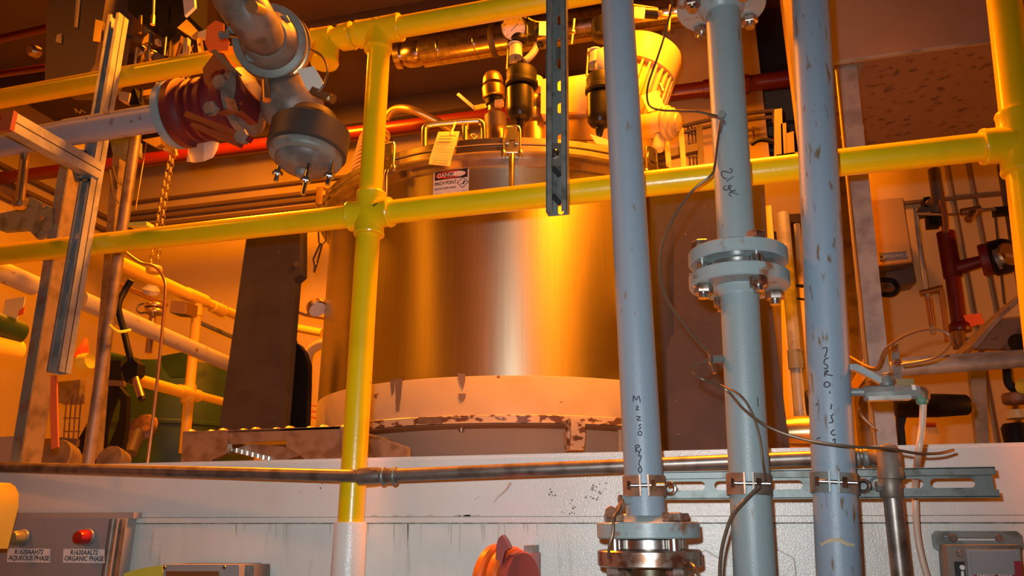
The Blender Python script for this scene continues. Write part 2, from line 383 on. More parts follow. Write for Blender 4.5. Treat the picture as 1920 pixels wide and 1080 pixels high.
# extra tee stub on the top rail beside the valve (hangs down)
st_o = axis_pt(612, tl(612) - 3)
h = part('stub_fitting', lathe(B(), [(RF, 0), (RF, .055), (RF * 1.06, .062), (RF, .068)], st_o, -pd, 24), 'yellow', rail)
part('socket', socket(axis_pt(640, tl(640)), td, .03), 'yellow', h); part('socket', socket(axis_pt(625, tl(625)), -td, .05), 'yellow', h)

# ================================================================ BLUE-GREY PIPES
YP = 1.24; RB = .0302
def blue_pipe(top, bot, name, label, mat):
    a, b = P(*top, YP), P(*bot, YP); d = (a - b).normalized()
    if top[1] < 0: a = a + d * .9
    b = b - d * (0 if bot[1] < 1000 else .5)
    t = thing(name, b, label, 'pipe', 'blue grey vertical pipes'); return t, a, b, d
HEX = bolt_me('flange_bolt', 'bolt', .0155, .013, .0085, .030)
NUT = shared(hexn(B(), (0, 0, 0), (0, 0, 1), .0150, .014), 'bolt', 'flange_nut')
STUD = shared(lathe(B(), [(.0085, 0), (.0085, .03)], (0, 0, 0), (0, 0, 1), 10), 'steel', 'flange_stud')
def flange_pair(t, o, d, gap, th, ra, m_top, m_bot, n=4, ph=.6, raised=True, collar=True):
    # o = middle of the joint; upper flange above, lower below
    up = part('flange', disc(B(), o + d * gap / 2, d, ra, th), m_top, t, 'upper bolted flange')
    lo = part('flange', disc(B(), o - d * (gap / 2 + th), d, ra * 1.005, th), m_bot, t, 'lower bolted flange')
    part('gasket', disc(B(), o - d * gap / 2, d, ra * .66, gap), 'steel', t)
    if collar:
        part('collar', lathe(B(), [(RB * 1.32, 0), (RB * 1.28, .004), (RB * 1.06, .011), (RB * 1.01, .014)], o + d * (gap / 2 + th), d, 28), m_top, up)
        part('collar', lathe(B(), [(RB * 1.36, 0), (RB * 1.30, .004), (RB * 1.06, .010), (RB * 1.01, .014)], o - d * (gap / 2 + th), -d, 28), m_bot, lo)
    u, v, _ = frame(d)
    for k in range(n):
        a = ph + 2 * pi * k / n; q = (u * cos(a) + v * sin(a)) * ra * .79
        inst('bolt', HEX, up, along(o + q + d * (gap / 2 + th + .013), -d, a))
        inst('stud', STUD, up, along(o + q - d * .015, d, a))
        inst('nut', NUT, lo, along(o + q - d * (gap / 2 + th), -d, a))
        inst('stud', STUD, lo, along(o + q - d * (gap / 2 + th - .008), -d, a))
# pipe A (nearest the tank): ends at a flange above a stainless spool
tA, a, b, d = blue_pipe((1154, -60), (1212, 985), 'blue_pipe', 'blue grey pipe ending in a rusty bolted flange joint at its foot', 'blue')
part('pipe_run', tube(B(), [a, b], RB, 32), 'blue', tA); PA = (b, d, RB)
oA = P(1216.5, 1020, YP)
flange_pair(tA, oA, d, .0165, .0235, .0775, 'blue_flange', 'bolt', 4, .72, collar=False)
part('weld_neck', lathe(B(), [(RB * 1.5, 0), (RB * 1.35, .004), (RB * 1.02, .010)], oA + d * .031, d, 28), 'blue_flange', tA)
part('lower_spool', lathe(B(), [(.046, 0), (.045, .006), (.036, .018), (.034, .05), (.034, .7)], oA - d * .031, -d, 32), 'brushed', tA, 'stainless lower pipe stub')
# pipe B: two flanges
tB, a, b, d = blue_pipe((1356, 36), (1414, 1085), 'blue_pipe', 'blue grey middle pipe with a large bolted flange joint halfway up', 'blue')
d2 = d; oB = P(1384, 507, YP)
part('pipe_run', tube(B(), [a + d * .02, oB + d * .03], RB, 32), 'blue_mid', tB); part('pipe_run', tube(B(), [oB - d * .03, b - d * .3], RB, 32), 'blue_mid', tB); PB = (b, d, RB)
flange_pair(tB, oB, d, .0165, .0225, .0785, 'blue_flange', 'blue_flange', 4, .45)
oT = P(1352, 18, YP); dT = d
flange_pair(tB, oT + d * .030, d, .012, .0225, .078, 'blue_flange', 'blue_flange', 4, .62)
part('pipe_run', tube(B(), [oT + d * .06, oT + d * 1.3], RB, 24), 'blue_flange', tB)
# pipe C: plain, worn
tC, a, b, d = blue_pipe((1516, -60), (1574, 1100), 'blue_pipe', 'worn blue grey pipe with brown scratches, rightmost of three', 'blue_worn')
part('pipe_run', tube(B(), [a, b - d * .3], RB * 1.02, 32), 'blue_worn', tC); PC = (b, d, RB * 1.02)
def on_cyl(px, py, cyl, off=.0003):
    o, ax, R = cyl; ax = Vector(ax).normalized(); D = ray(px, py).normalized(); w_ = EYE - o
    Dp = D - ax * D.dot(ax); Wp = w_ - ax * w_.dot(ax); A_ = Dp.dot(Dp); B_ = 2 * Dp.dot(Wp); C_ = Wp.dot(Wp) - (R + off) ** 2
    disc_ = max(B_ * B_ - 4 * A_ * C_, 0); return EYE + D * ((-B_ - disc_ ** .5) / (2 * A_))
def strokes(parent, cyl, lines, ox, oy, s, r=.0009, name='handwriting', mat='pen'):
    bm = B()
    for ln in lines:
        pts = [on_cyl(ox + x / s, oy + y / s, cyl) for x, y in ln]
        tube(bm, spline(pts, 3) if len(pts) > 2 else pts, r, 6)
    return part(name, bm, mat, parent, 'black marker handwriting')
def ell(cx, cy_, rx, ry, n=9): return [(cx + rx * cos(2 * pi * k / n), cy_ + ry * sin(2 * pi * k / n)) for k in range(n + 1)]
strokes(tB, PB, [[(628, 668), (652, 680), (640, 706), (600, 698), (558, 694), (553, 722), (574, 756), (602, 758)], [(666, 742), (600, 784)],
    [(590, 826), (570, 848), (590, 866), (622, 850), (612, 828)], [(612, 828), (640, 822)], [(648, 826), (628, 850), (640, 876), (672, 868)], [(688, 866), (640, 886), (622, 902), (645, 926)], [(640, 886), (712, 908)]], 1240, 180, 4.91)
strokes(tC, PC, [[(410, 14), (442, 8), (436, 50), (425, 80)], [(452, 84), (426, 96), (422, 128), (446, 140), (440, 166), (420, 160)], [(424, 224), (430, 182), (452, 184), (430, 205), (486, 218)], ell(442, 284, 21, 20), [(462, 335), (464, 352)],
    [(478, 430), (470, 470)], [(492, 508), (474, 520), (482, 546), (484, 566), (458, 572)], [(496, 622), (474, 642), (486, 664), (506, 656)], [(482, 704), (504, 692), (498, 722)], [(365, 692), (392, 682)], [(360, 440), (372, 425)]], 1440, 650, 4.0, .0010)
strokes(tA, PA, [[(248, 152), (250, 118), (264, 142), (278, 120), (286, 156)], [(262, 178), (276, 176), (264, 194), (280, 194)], [(264, 230), (286, 232), (268, 248), (290, 250)], [(292, 272), (278, 276), (288, 290), (276, 300)], ell(284, 320, 10, 11),
    [(262, 420), (262, 384), (284, 388), (262, 404), (284, 424)], [(290, 400), (276, 440), (292, 440), (278, 480), (290, 500)], ell(285, 515, 9, 13)], 1100, 700, 2.842, .0009)
strokes(tB, PB, [[(910, 125), (912, 178)]], 1100, 700, 2.842, .0012)
# bits of worn bare paint band on pipe C foot
bm = B(); tube(bm, spline([on_cyl(x, y, PC, -.0036) for x, y in ((1543, 1022), (1556, 1014), (1572, 1012), (1586, 1020), (1598, 1022))], 4), .0045, 8); part('bare_patch', bm, 'cream', tC, 'cream patch of bare primer')

# ================================================================ STRUT CHANNELS AND CLAMPS
def channel(name, label, L, W, D, t, slots, mtx, mat, lip=.008):
    # local: x = length, y = width, z = depth towards viewer; slotted web at z=0, lips at z=D
    o = thing(name, mtx.translation, label, 'strut channel')
    WM_ = mtx
    web = holed([(0, -W / 2), (L, -W / 2), (L, W / 2), (0, W / 2)], slots, t); web.materials.append(MATS[mat]); part('web', web, None, o, mtx=WM_)
    for s in (-1, 1):
        bm = B(); box(bm, (0, s * W / 2 - t / 2, 0), (L, s * W / 2 + t / 2, D)); box(bm, (0, s * (W / 2), D - t), (L, s * (W / 2 - lip), D)); box(bm, (0, s * (W / 2 - lip), D - t * 2.2), (L, s * (W / 2 - lip - t), D))
        part('side_flange', bm, mat, o, mtx=WM_)
    return o
# horizontal channel behind the blue pipes
YSB = 1.2915
c1, c2 = P(1205, 912, YSB), P(1862, 905, YSB); xd = (c2 - c1); Lh = xd.length
zup = Vector((0, 0, 1)); zup = (zup - xd.normalized() * zup.dot(xd.normalized())).normalized()
mh = basis(c1, xd, zup)
sl = []
for cx in (1287, 1375, 1468, 1690, 1786):
    u = (P(cx, 908, YSB) - c1).dot(xd.normalized()); sl.append(slot(u, 0, .060 if cx > 1600 else .058, .0135))
hs = channel('strut_channel', 'galvanised slotted strut channel lying level behind the blue pipes', Lh, .041, .0200, .0022, sl, mh, 'galv_dull')
# vertical channel hanging at the top
YV = 1.288
c1, c2 = P(1048, 404, YV), P(1046, -70, YV); c2 = c2 + (c2 - c1) * 1.2; xd = (c2 - c1); Lv = xd.length; rt = Vector((1, 0, 0)); rt = (rt - xd.normalized() * rt.dot(xd.normalized())).normalized()
mv = basis(c1, xd, -rt)
sl = []
for cy_ in (392, 345 - 500, 262, 203, 161, 120, 82, 38, -10):
    u = (P(1050, cy_, YV) - c1).dot(xd.normalized())
    if u > 0.01: sl.append(slot(u, -.004, .0235, .0115))
vs = channel('strut_channel', 'galvanised slotted strut channel hanging upright in front of the yellow rails', Lv, .038, .021, .0022, sl, mv, 'galv_dull')
bm = B(); hexn(bm, P(1041, 290, YV - .001), (0, -1, 0), .010, .008, .3); lathe(bm, [(.0085, .008), (.005, .012)], P(1041, 290, YV - .001), (0, -1, 0), 12); part('bolt', bm, 'steel', vs)
part('backing_plate', slab(B(), [(1029, 268), (1052, 268), (1052, 312), (1029, 312)], YV - .005, .003), 'galv_brown', vs)
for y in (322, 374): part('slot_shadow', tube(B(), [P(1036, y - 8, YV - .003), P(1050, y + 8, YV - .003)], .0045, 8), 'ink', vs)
# pipe clamps
def pipe_clamp(cyl, y0, y1, label, mats):
    o, ax, R = cyl; ax = Vector(ax).normalized(); D = None
    def axis_at(py): return min((abs(proj(o + ax * (k * .001))[1] - py), k) for k in range(-300, 1300))[1] * .001 * ax + o
    c0 = axis_at(y1); c1 = axis_at(y0); h = (c1 - c0).length
    t = thing('pipe_clamp', c0, label, 'clamp', 'two-piece strut clamps round the blue pipes')
    tov = (EYE - c0); tov = (tov - ax * tov.dot(ax)).normalized(); sd = ax.cross(tov)
    for s, mm in ((-1, mats[0]), (1, mats[1])):
        bm = B(); n = 14; inner = []; outer = []
        for k in range(n + 1):
            th = s * (radians(14) + radians(150) * k / n); dr = tov * cos(th) + sd * sin(th)
            inner.append(dr * (R + .0004)); outer.append(dr * (R + .0028))
        # ear pointing to the viewer
        e0 = tov * (R + .016) + sd * (s * sin(radians(14)) * R)
        poly = [c0 + q for q in ([e0] + outer)] + [c0 + q for q in inner[::-1]] + [c0 + e0 - sd * s * .0024]
        prism(bm, poly, ax * h); part('clamp_half', bm, mm, t)
    m = c0 + ax * h * .5 + tov * (R + .009)
    bt = part('bolt', tube(B(), [m - sd * .020, m + sd * .030], .0030, 10), 'steel', t); hexn(bm := B(), m - sd * .020, -sd, .0072, .006); part('bolt_head', bm, 'steel', bt)
    hexn(bm := B(), m + sd * .0105, sd, .0085, .007); part('nut', bm, 'steel', bt)
    return t
pipe_clamp(PA, 893, 931, 'copper coloured strut clamp on the pipe that ends in a flange', ('copper_clamp', 'copper_clamp'))
pipe_clamp(PB, 889, 929, 'copper coloured strut clamp on the middle blue pipe', ('copper_clamp', 'galv_brown'))
pipe_clamp(PC, 887, 926, 'dull grey strut clamp on the worn right blue pipe', ('galv_dull', 'galv_dull'))
for x, y, lab in ((1256, 916, 'leftmost spring nut ring sitting in the level strut channel'), (1618, 911, 'spring nut ring in the level strut channel right of the worn pipe')):
    rot_ring(bm := B(), P(x, y, 1.268), (-.25, -1, 0), .0085, .003); solo('spring_nut_ring', bm, 'steel', lab, 'nut')
solo('channel_nut', lathe(B(), [(.012, 0), (.012, .006), (.008, .010)], P(1644, 909, 1.289), (0, -1, 0), 16), 'galv', 'domed nut in the level strut channel beside the brown conduit', 'nut')

# ================================================================ CONDUITS
YC = 1.305
cd = thing('conduit', P(690, 892, YC), 'long thin brown steel conduit running across the top of the white beam', 'conduit')
k1, k2, k3 = P(-30, 875, 1.383), P(690, 893, YC), P(1590, 856.5, YC)
part('pipe_run', tube(B(), [Vector((k1.x - 1.5, 1.386, k1.z)), k1, k2], .0112, 18), 'conduit', cd); part('pipe_run', tube(B(), [k2, k3 + (k3 - k2) * .06], .0114, 18), 'conduit', cd)
dk = (k3 - k2).normalized()
part('elbow_coupling', lathe(B(), [(.012, -.020), (.0150, -.017), (.0158, 0), (.0150, .018), (.0128, .026)], k2, dk, 20), 'conduit', cd)
for x in (720, 741):
    rot_ring(bm := B(), P(x, 893.5 - (x - 690) * .02, YC), dk, .0135, .0030); part('coupling_ring', bm, 'galv_dull', cd)
part('coupling', tube(B(), [P(714, 893, YC), P(745, 892, YC)], .0135, 18), 'conduit', cd)
for x in (1605, 1622, 1636): part('union_nut', lathe(B(), [(.0125, -.005), (.0152, -.003), (.0152, .003), (.0125, .005)], P(x, 857, YC), dk, 12), 'galv_dull', cd)
YD = 1.262
vt, vb = P(1665, 838, YD), P(1694, 1120, YD); vd = (vt - vb).normalized(); el = P(1666, 858, YD)
part('elbow', lathe(B(), [(.004, 0), (.012, .002), (.0165, .010), (.0165, .034), (.0185, .040), (.0185, .050), (.0138, .052)], vt + vd * .004, -vd, 22), 'cast', cd)
part('elbow_branch', tube(B(), [k3 + dk * .035, el], .0135, 16), 'cast', cd)
part('drop_pipe', tube(B(), [el - vd * .02, vb], .0133, 20), 'conduit', cd)
pc2 = thing('pipe_clamp', P(1672, 930, YD), 'small brown strut clamp on the thin conduit drop', 'clamp')
oc = P(1670, 912, YD)
for s in (-1, 1):
    bm = B(); lathe(bm, [(.0146, -.017), (.0160, -.015), (.0160, .015), (.0146, .017)], oc, vd, 20); 
    if s < 0: part('band', bm, 'galv_brown', pc2)
    else: bm.free()
hexn(bm := B(), oc + Vector((-.014, -.016, 0)), (-1, -.2, 0), .008, .009); part('bolt', bm, 'galv_dull', pc2)
# ================================================================ THE TANK
az = radians(.1); TD = 3.0
TC = Vector((cy * sin(az) * TD - sy * cos(az) * TD, sy * sin(az) * TD + cy * cos(az) * TD, 0))
RT, RRIM = .742, .790
def tz(px, py, R):  # height of a pixel on the tank's front surface of radius R
    return on_cyl(px, py, (TC, Vector((0, 0, 1)), R), 0).z
zr = tz(985, 257, RRIM)
zband, zband0 = tz(960, 704, RT), tz(930, 779, RT)
CYL = (TC, Vector((0, 0, 1)), RT)
tank = thing('reactor_tank', (TC.x, TC.y, ZT), 'large round stainless steel tank with cream painted lower band', 'tank')
def cyl_lathe(prof, seg=96): return lathe(B(), prof, (TC.x, TC.y, 0), (0, 0, 1), seg)
shell = part('shell', cyl_lathe([(RT - .002, zband - .02), (RT, zband - .018), (RT, zr - .075), (RT - .003, zr - .072), (RT - .003, zr - .05)]), 'brushed', tank)
part('paint_band', cyl_lathe([(RT - .03, zband0 - .01), (RT + .0015, zband0 - .008), (RT + .0015, zband - .004), (RT, zband)], 96), 'cream', tank, 'cream paint band round the lower tank')
for pts in ([(858, 700), (873, 700), (872, 716), (868, 730), (862, 718)], [(859, 738), (874, 738), (872, 748), (866, 754), (861, 748)], [(731, 712), (741, 711), (739, 735), (734, 745)], [(741, 710), (755, 709), (752, 742), (748, 772), (742, 772)]):
    bare = B(); bare.faces.new([bare.verts.new(on_cyl(x, y, CYL, .0024)) for x, y in pts]); part('bare_patch', bare, 'under', tank, 'brown bare patch in the cream paint')
part('flange_ring', cyl_lathe([(RT + .02, zr - .055), (RRIM - .004, zr - .052), (RRIM, zr - .048), (RRIM, zr - .031), (RRIM - .003, zr - .028)]), 'ring_steel', tank, 'body flange ring')
part('shoulder', cyl_lathe([(RT, zr - .085), (RT + .010, zr - .080), (RT + .014, zr - .055)]), 'ring_steel', tank)
part('gasket', cyl_lathe([(RRIM - .006, zr - .029), (RRIM - .006, zr - .024)]), 'rubber', tank)
lid = part('lid', cyl_lathe([(RRIM - .003, zr - .025), (RRIM, zr - .022), (RRIM, zr - .003), (RRIM - .003, zr), (.70, zr + .002), (.58, zr + .03), (.3, zr + .055), (.01, zr + .065)]), 'ring_steel', tank, 'bolted tank lid')
zl1 = tz(960, 777, RT + .02); zl0 = tz(960, 793, RT + .02)
part('lower_flange', cyl_lathe([(RT - .02, zl0), (RT + .02, zl0 + .001), (RT + .02, zl1 - .002), (RT + .018, zl1), (RT, zl1 + .001)]), 'cream_edge', tank, 'chipped cream lower flange edge')
part('lower_vessel', cyl_lathe([(.59, ZT - .3), (.61, ZT + .02), (.635, zl0 - .045), (.66, zl0 - .005), (.665, zl0)]), 'vessel', tank, 'grey lower vessel')
part('flange_underside', cyl_lathe([(.65, zl0 - .0035), (RT + .015, zl0 - .0030), (RT + .015, zl0 - .001)]), 'under', tank)
# nameplate, stud and lifting lug on the lower flange
C2 = (TC, Vector((0, 0, 1)), RT + .02)
bm = B(); bm.faces.new([bm.verts.new(on_cyl(x, y, C2, .001)) for x, y in ((785, 782), (829, 781), (829, 794), (784, 795))]); part('nameplate', bm, 'galv_brown', tank, 'small blank metal nameplate')
q = on_cyl(865, 806, (TC, Vector((0, 0, 1)), .70), 0); part('stud', lathe(B(), [(.011, 0), (.013, .004), (.009, .006), (.009, .016)], q + Vector((0, 0, .010)), (0, 0, -1), 12), 'steel', tank)
lg = on_cyl(1078, 815, C2, 0); nrm = (lg - TC); nrm.z = 0; nrm.normalize(); tg = Vector((0, 0, 1)).cross(nrm)
s_ = mpp(lg); c0 = lg + nrm * .006
lug = part('lifting_lug', prism(B(), [c0 - tg * .024 + Vector((0, 0, z)) + nrm * n for z, n in ((.040, -.012), (.044, .012), (.040, .034), (-.010, .034), (-.046, .018), (-.046, -.03), (.0, -.045))], tg * .042), 'cream_edge', tank, 'thick cream lifting lug')
part('lug_hole', lathe(B(), [(.011, 0), (.011, .002)], c0 - tg * .024 + nrm * .008 + Vector((0, 0, -.002)), -tg, 16), 'glass', lug)
part('drain_pipe', tube(B(), [on_cyl(1163, 800, C2, -.06), on_cyl(1163, 880, C2, -.06)], .009, 10), 'cream', tank)
# toggle clamps round the rim
def rim_frame(px, py):
    p = on_cyl(px, py, (TC, Vector((0, 0, 1)), RRIM), 0); n = p - TC; n.z = 0; n.normalize(); t = Vector((0, 0, 1)).cross(n); return p, n, t
def toggle(px, rod=True, spread=1.0):
    p, n, t = rim_frame(px, 262); z = Vector((0, 0, 1)); zz = zr
    base = Vector((TC.x, TC.y, 0)) + n * RRIM; at = lambda s, h, o_: base + t * s + z * (zz + h) + n * o_
    bm = B(); obox(bm, at(0, -.052, .008), t * .020, n * .008, z * .024); obox(bm, at(-.0145, -.024, .010), t * .005, n * .010, z * .008); obox(bm, at(.0145, -.024, .010), t * .005, n * .010, z * .008)
    cl = part('toggle_clamp', bm, 'ring_steel', tank, 'bright toggle clamp on the tank rim')
    part('strike', prism(B(), [at(s, h, .012) for s, h in ((-.018, .026), (.018, .026), (.013, .012), (.018, -.012), (.010, -.020), (-.010, -.020), (-.018, -.012), (-.013, .012))], n * .006), 'steel', cl)
    bail = [at(-.026, -.068, .016), at(-.026, .015, .016), at(-.022, .027, .016), at(-.012, .031, .014), at(.012, .031, .014), at(.022, .027, .016), at(.026, .015, .016), at(.026, -.068, .016)]
    part('bail', tube(B(), bail, .0036, 8), 'steel', cl)
    part('pivot_pin', tube(B(), [at(-.036, -.062, .014), at(.036, -.062, .014)], .0045, 10), 'steel', cl)
    for s in (-.027, .027):
        part('nut', lathe(B(), [(.007, 0), (.009, .004), (.009, .014), (.006, .024)], at(s, -.058, .016), -z, 10), 'steel', cl)
    if rod: part('lever_rod', tube(B(), [at(0, -.070, .014), at(-.001, -.095, .020), at(-.002, -.21, .014)], [.009, .0095, .0075], 12), 'ring_steel', cl)
    return cl
toggle(735); toggle(960); toggle(1213)
# the swung-open latch at the far left edge
e = on_cyl(612, 372, (TC, Vector((0, 0, 1)), RRIM), 0)
lat = part('toggle_clamp', obox(B(), e + Vector((-.012, -.02, .0)), (.014, 0, 0), (0, .01, 0), (0, 0, .035)), 'ring_steel', tank, 'open latch hanging at the left edge of the rim')
h1, h2 = PH(604, 432, 2.82), PH(603, 458, 2.82)
part('bail', tube(B(), [PH(597, 432, 2.82), PH(598, 455, 2.82), PH(604, 459, 2.82), PH(611, 452, 2.82), PH(612, 432, 2.82)], .0035, 8), 'steel', lat)
part('rod', tube(B(), [e + Vector((-.02, -.03, -.03)), h1], .006, 8), 'steel', lat)
part('hook', tube(B(), [PH(600, 458, 2.82), PH(587, 487, 2.82), PH(590, 497, 2.82), PH(589, 511, 2.82)], .004, 8), 'steel', lat); part('hook', tube(B(), [PH(604, 458, 2.82), PH(595, 492, 2.82), PH(589, 511, 2.82)], .004, 8), 'steel', lat)
# lid handle
hd = 2.50; hp = spline([PH(796, 300, hd), PH(796, 248, hd), PH(799, 238, hd), PH(808, 234, hd), PH(850, 230, hd), PH(892, 227, hd), PH(902, 230, hd), PH(907, 239, hd), PH(908, 285, hd)], 5)
part('lid_handle', tube(B(), hp, .0115, 12), 'steel', lid, 'bent tube lid handle')
fb = B(); tube(fb, [PH(872, 275, 2.45), PH(872, 238, 2.45)], .010, 10); tube(fb, [PH(868, 243, 2.45), PH(868, 230, 2.45)], .005, 8); tube(fb, [PH(876, 243, 2.45), PH(876, 230, 2.45)], .005, 8); part('sensor_fitting', fb, 'steel', lid)
rot_ring(bm := B(), PH(888, 255, 2.44), (.5, -1, .3), .010, .003); part('lanyard_ring', bm, 'steel', lid)
# warning label on the shell
ctr = on_cyl(845.5, 341, CYL, 0); n0 = ctr - TC; n0.z = 0; Wl = .0, ; sl_ = mpp(ctr); w_l, h_l = 69 * sl_ * 1.02, 50 * sl_
def grid_me(w0, h0, x0, y0, z0, nx=14):
    me = bpy.data.meshes.new('sheet'); vs_ = []; fs = []
    for k in range(nx + 1): x = x0 - w0 / 2 + w0 * k / nx; vs_ += [(x, y0 - h0 / 2, z0), (x, y0 + h0 / 2, z0), (x, y0 + h0 / 2, z0 - .0012), (x, y0 - h0 / 2, z0 - .0012)]
    for k in range(nx):
        a_ = 4 * k
        for j in range(4): fs.append((a_ + j, a_ + (j + 1) % 4, a_ + 4 + (j + 1) % 4, a_ + 4 + j))
    fs += [(0, 1, 2, 3), (4 * nx + 3, 4 * nx + 2, 4 * nx + 1, 4 * nx)]
    me.from_pydata(vs_, [], fs); me.update(); return me
def on_shell(me): return wrap(me, Vector((TC.x, TC.y, ctr.z)), (0, 0, 1), n0, RT)
def mk(me): bm = B(); bm.from_mesh(me); return bm
lab = part('warning_label', mk(on_shell(grid_me(w_l, h_l, 0, 0, .0020))), 'sign_white', tank, 'DANGER pinch point warning sticker')
part('header_panel', mk(on_shell(grid_me(w_l * .93, h_l * .34, 0, h_l * .29, .0026))), 'ink', lab)
def ellipse_me(rx, ry, x0, y0, z0, n=32):
    me = bpy.data.meshes.new('ell'); me.from_pydata([(x0 + rx * cos(2 * pi * k / n), y0 + ry * sin(2 * pi * k / n), z0) for k in range(n)], [], [tuple(range(n))]); me.update(); return me
part('header_oval', mk(on_shell(ellipse_me(w_l * .43, h_l * .145, -w_l * .005, h_l * .29, .0032))), 'signred', lab)
part('scuff', mk(on_shell(ellipse_me(w_l * .17, h_l * .11, w_l * .24, h_l * .285, .0038, 18))), 'sign_white', lab, 'pale scuffed patch')
def sh_text(s, size, x, y, z, mat, sx=1.0, sk=.0):
    me = text_me(s, size, 'LEFT')
    x0_ = min(v.co.x for v in me.vertices); ww = max(v.co.x for v in me.vertices) - x0_
    for v in me.vertices: v.co.x = (v.co.x - x0_) * sx / ww + x; v.co.y += y; v.co.z += z
    return part('lettering', mk(on_shell(me)), mat, lab)
sh_text('DANGER', h_l * .25, -w_l * .37, h_l * .285, .0036, 'sign_white', w_l * .60)
sh_text('PINCH POINT', h_l * .215, -w_l * .46, -h_l * .04, .0030, 'ink', w_l * .62)
sh_text('WATCH YOUR HANDS', h_l * .125, -w_l * .47, -h_l * .25, .0030, 'ink', w_l * .63)
dm = bpy.data.meshes.new('d'); r1, r2 = h_l * .235, h_l * .20; cx_, cyy = w_l * .335, -h_l * .09
dm.from_pydata([(cx_ + r * cos(pi / 2 * k), cyy + r * sin(pi / 2 * k), .0030) for r in (r1, r2) for k in range(4)], [], [(k, (k + 1) % 4, 4 + (k + 1) % 4, 4 + k) for k in range(4)]); dm.update()
part('pictogram_frame', mk(on_shell(dm)), 'ink', lab)
pm = bpy.data.meshes.new('d'); pm.from_pydata([(cx_ + x * h_l, cyy + y * h_l, .0030) for x, y in ((-.12, -.06), (.02, -.02), (.02, .05), (.12, .06), (.10, .01), (.06, -.01), (.06, -.07))], [], [(0, 1, 2, 3, 4, 5, 6)]); pm.update()
part('pictogram_hand', mk(on_shell(pm)), 'ink', lab)
bm = B(); tube(bm, [on_shell(ellipse_me(.001, .001, -w_l * .46, -h_l * .43, .003, 3)).vertices[0].co.copy(), on_shell(ellipse_me(.001, .001, w_l * .46, -h_l * .43, .003, 3)).vertices[0].co.copy()], .0006, 5); part('rule_line', bm, 'ink', lab)
# yellow paper tag hung over the rim
q_ = on_cyl(834, 285, (TC, Vector((0, 0, 1)), RRIM), 0); tb = B(); td_ = math.hypot(q_.x, q_.y) - .012
colA = [(822, 247), (817, 262), (811, 280), (806, 296), (804, 308)]; colB = [(862, 246), (858, 262), (851, 282), (846, 300), (844, 312)]
va = [tb.verts.new(PH(*c, td_ + .03 * (k == 0) - .004 * k)) for k, c in enumerate(colA)]; vb_ = [tb.verts.new(PH(*c, td_ + .03 * (k == 0) - .004 * k)) for k, c in enumerate(colB)]
for k in range(4): tb.faces.new((va[k], va[k + 1], vb_[k + 1], vb_[k]))
bmesh.ops.solidify(tb, geom=tb.faces[:], thickness=.0008)
ptag = thing('paper_tag', PH(824, 310, td_), 'yellow paper tag with printed lines hanging over the tank rim', 'tag')
part('card', tb, 'tag_y', ptag)
part('tie', tube(B(), [PH(846, 252, td_ + .01), PH(854, 229, td_ + .03)], .003, 6), 'tag_y', ptag)
for k in range(10):
    f = .14 + k * .085; i = min(int(f * 4), 3); g = f * 4 - i
    def lp(cx, u): 
        a_ = Vector(colA[i]).lerp(Vector(colA[i + 1]), g); b_2 = Vector(colB[i]).lerp(Vector(colB[i + 1]), g); q = a_.lerp(b_2, u); return PH(q.x, q.y, td_ - .012 - .004 * i * .5)
    part('printed_line', tube(B(), [lp(0, .12), lp(0, .88 if k not in (1, 2) else .7)], .0012 if k < 3 else .0007, 5), 'pen' if k < 3 or k > 7 else 'brass', ptag)

# ================================================================ EQUIPMENT ON THE LID
ZL = zr + .01
def down_to(p, z=ZL): return Vector((p.x, p.y, z))
# ball valve with cap and lever
v = thing('relief_valve', PH(925, 262, 2.62), 'brass capped relief valve with flat lever on the tank lid', 'valve')
dv = 2.62; a_, b_ = PH(933, 285, dv), PH(924, 150, dv); ax = (b_ - a_).normalized(); s_ = mpp(a_)
H = lambda y: PH(924 + (y - 150) * .066, y, dv)
part('dome_cap', lathe(B(), [(.040, 0), (.040, .014), (.037, .030), (.030, .043), (.017, .052), (.004, .055)], H(158), ax, 28), 'bronze', v)
part('cap_nut', lathe(B(), [(.017, 0), (.016, .035), (.010, .04)], H(152), ax + Vector((.2, -.5, 0)), 12), 'brass', v)
part('body_collar', lathe(B(), [(.038, 0), (.043, .004), (.045, .045), (.041, .05)], H(185), ax, 28), 'bronze', v)
part('dark_ring', lathe(B(), [(.034, 0), (.036, .02)], H(197), ax, 28), 'rubber', v)
part('body', lathe(B(), [(.026, 0), (.026, .04)], H(208), ax, 20), 'brass', v)
part('stem', lathe(B(), [(.040, -.02), (.042, 0), (.042, .05), (.030, .058)], H(240), ax, 28), 'dark_pipe', v)
part('base_flange', lathe(B(), [(.055, -.07), (.055, -.02), (.048, .006), (.044, .010)], H(248), ax, 28), 'bronze', v)
part('lever', bar(B(), PH(858, 176, dv - .05), PH(890, 203, dv - .05), .004, .012), 'tag_y', v); part('lever_boss', bar(B(), PH(889, 203, dv - .05), PH(910, 199, dv - .03), .014, .016), 'brass', v)
part('bracket', obox(B(), PH(936, 194, dv - .04), (.016, 0, 0), (0, .01, 0), (0, 0, .012)), 'motor', v)
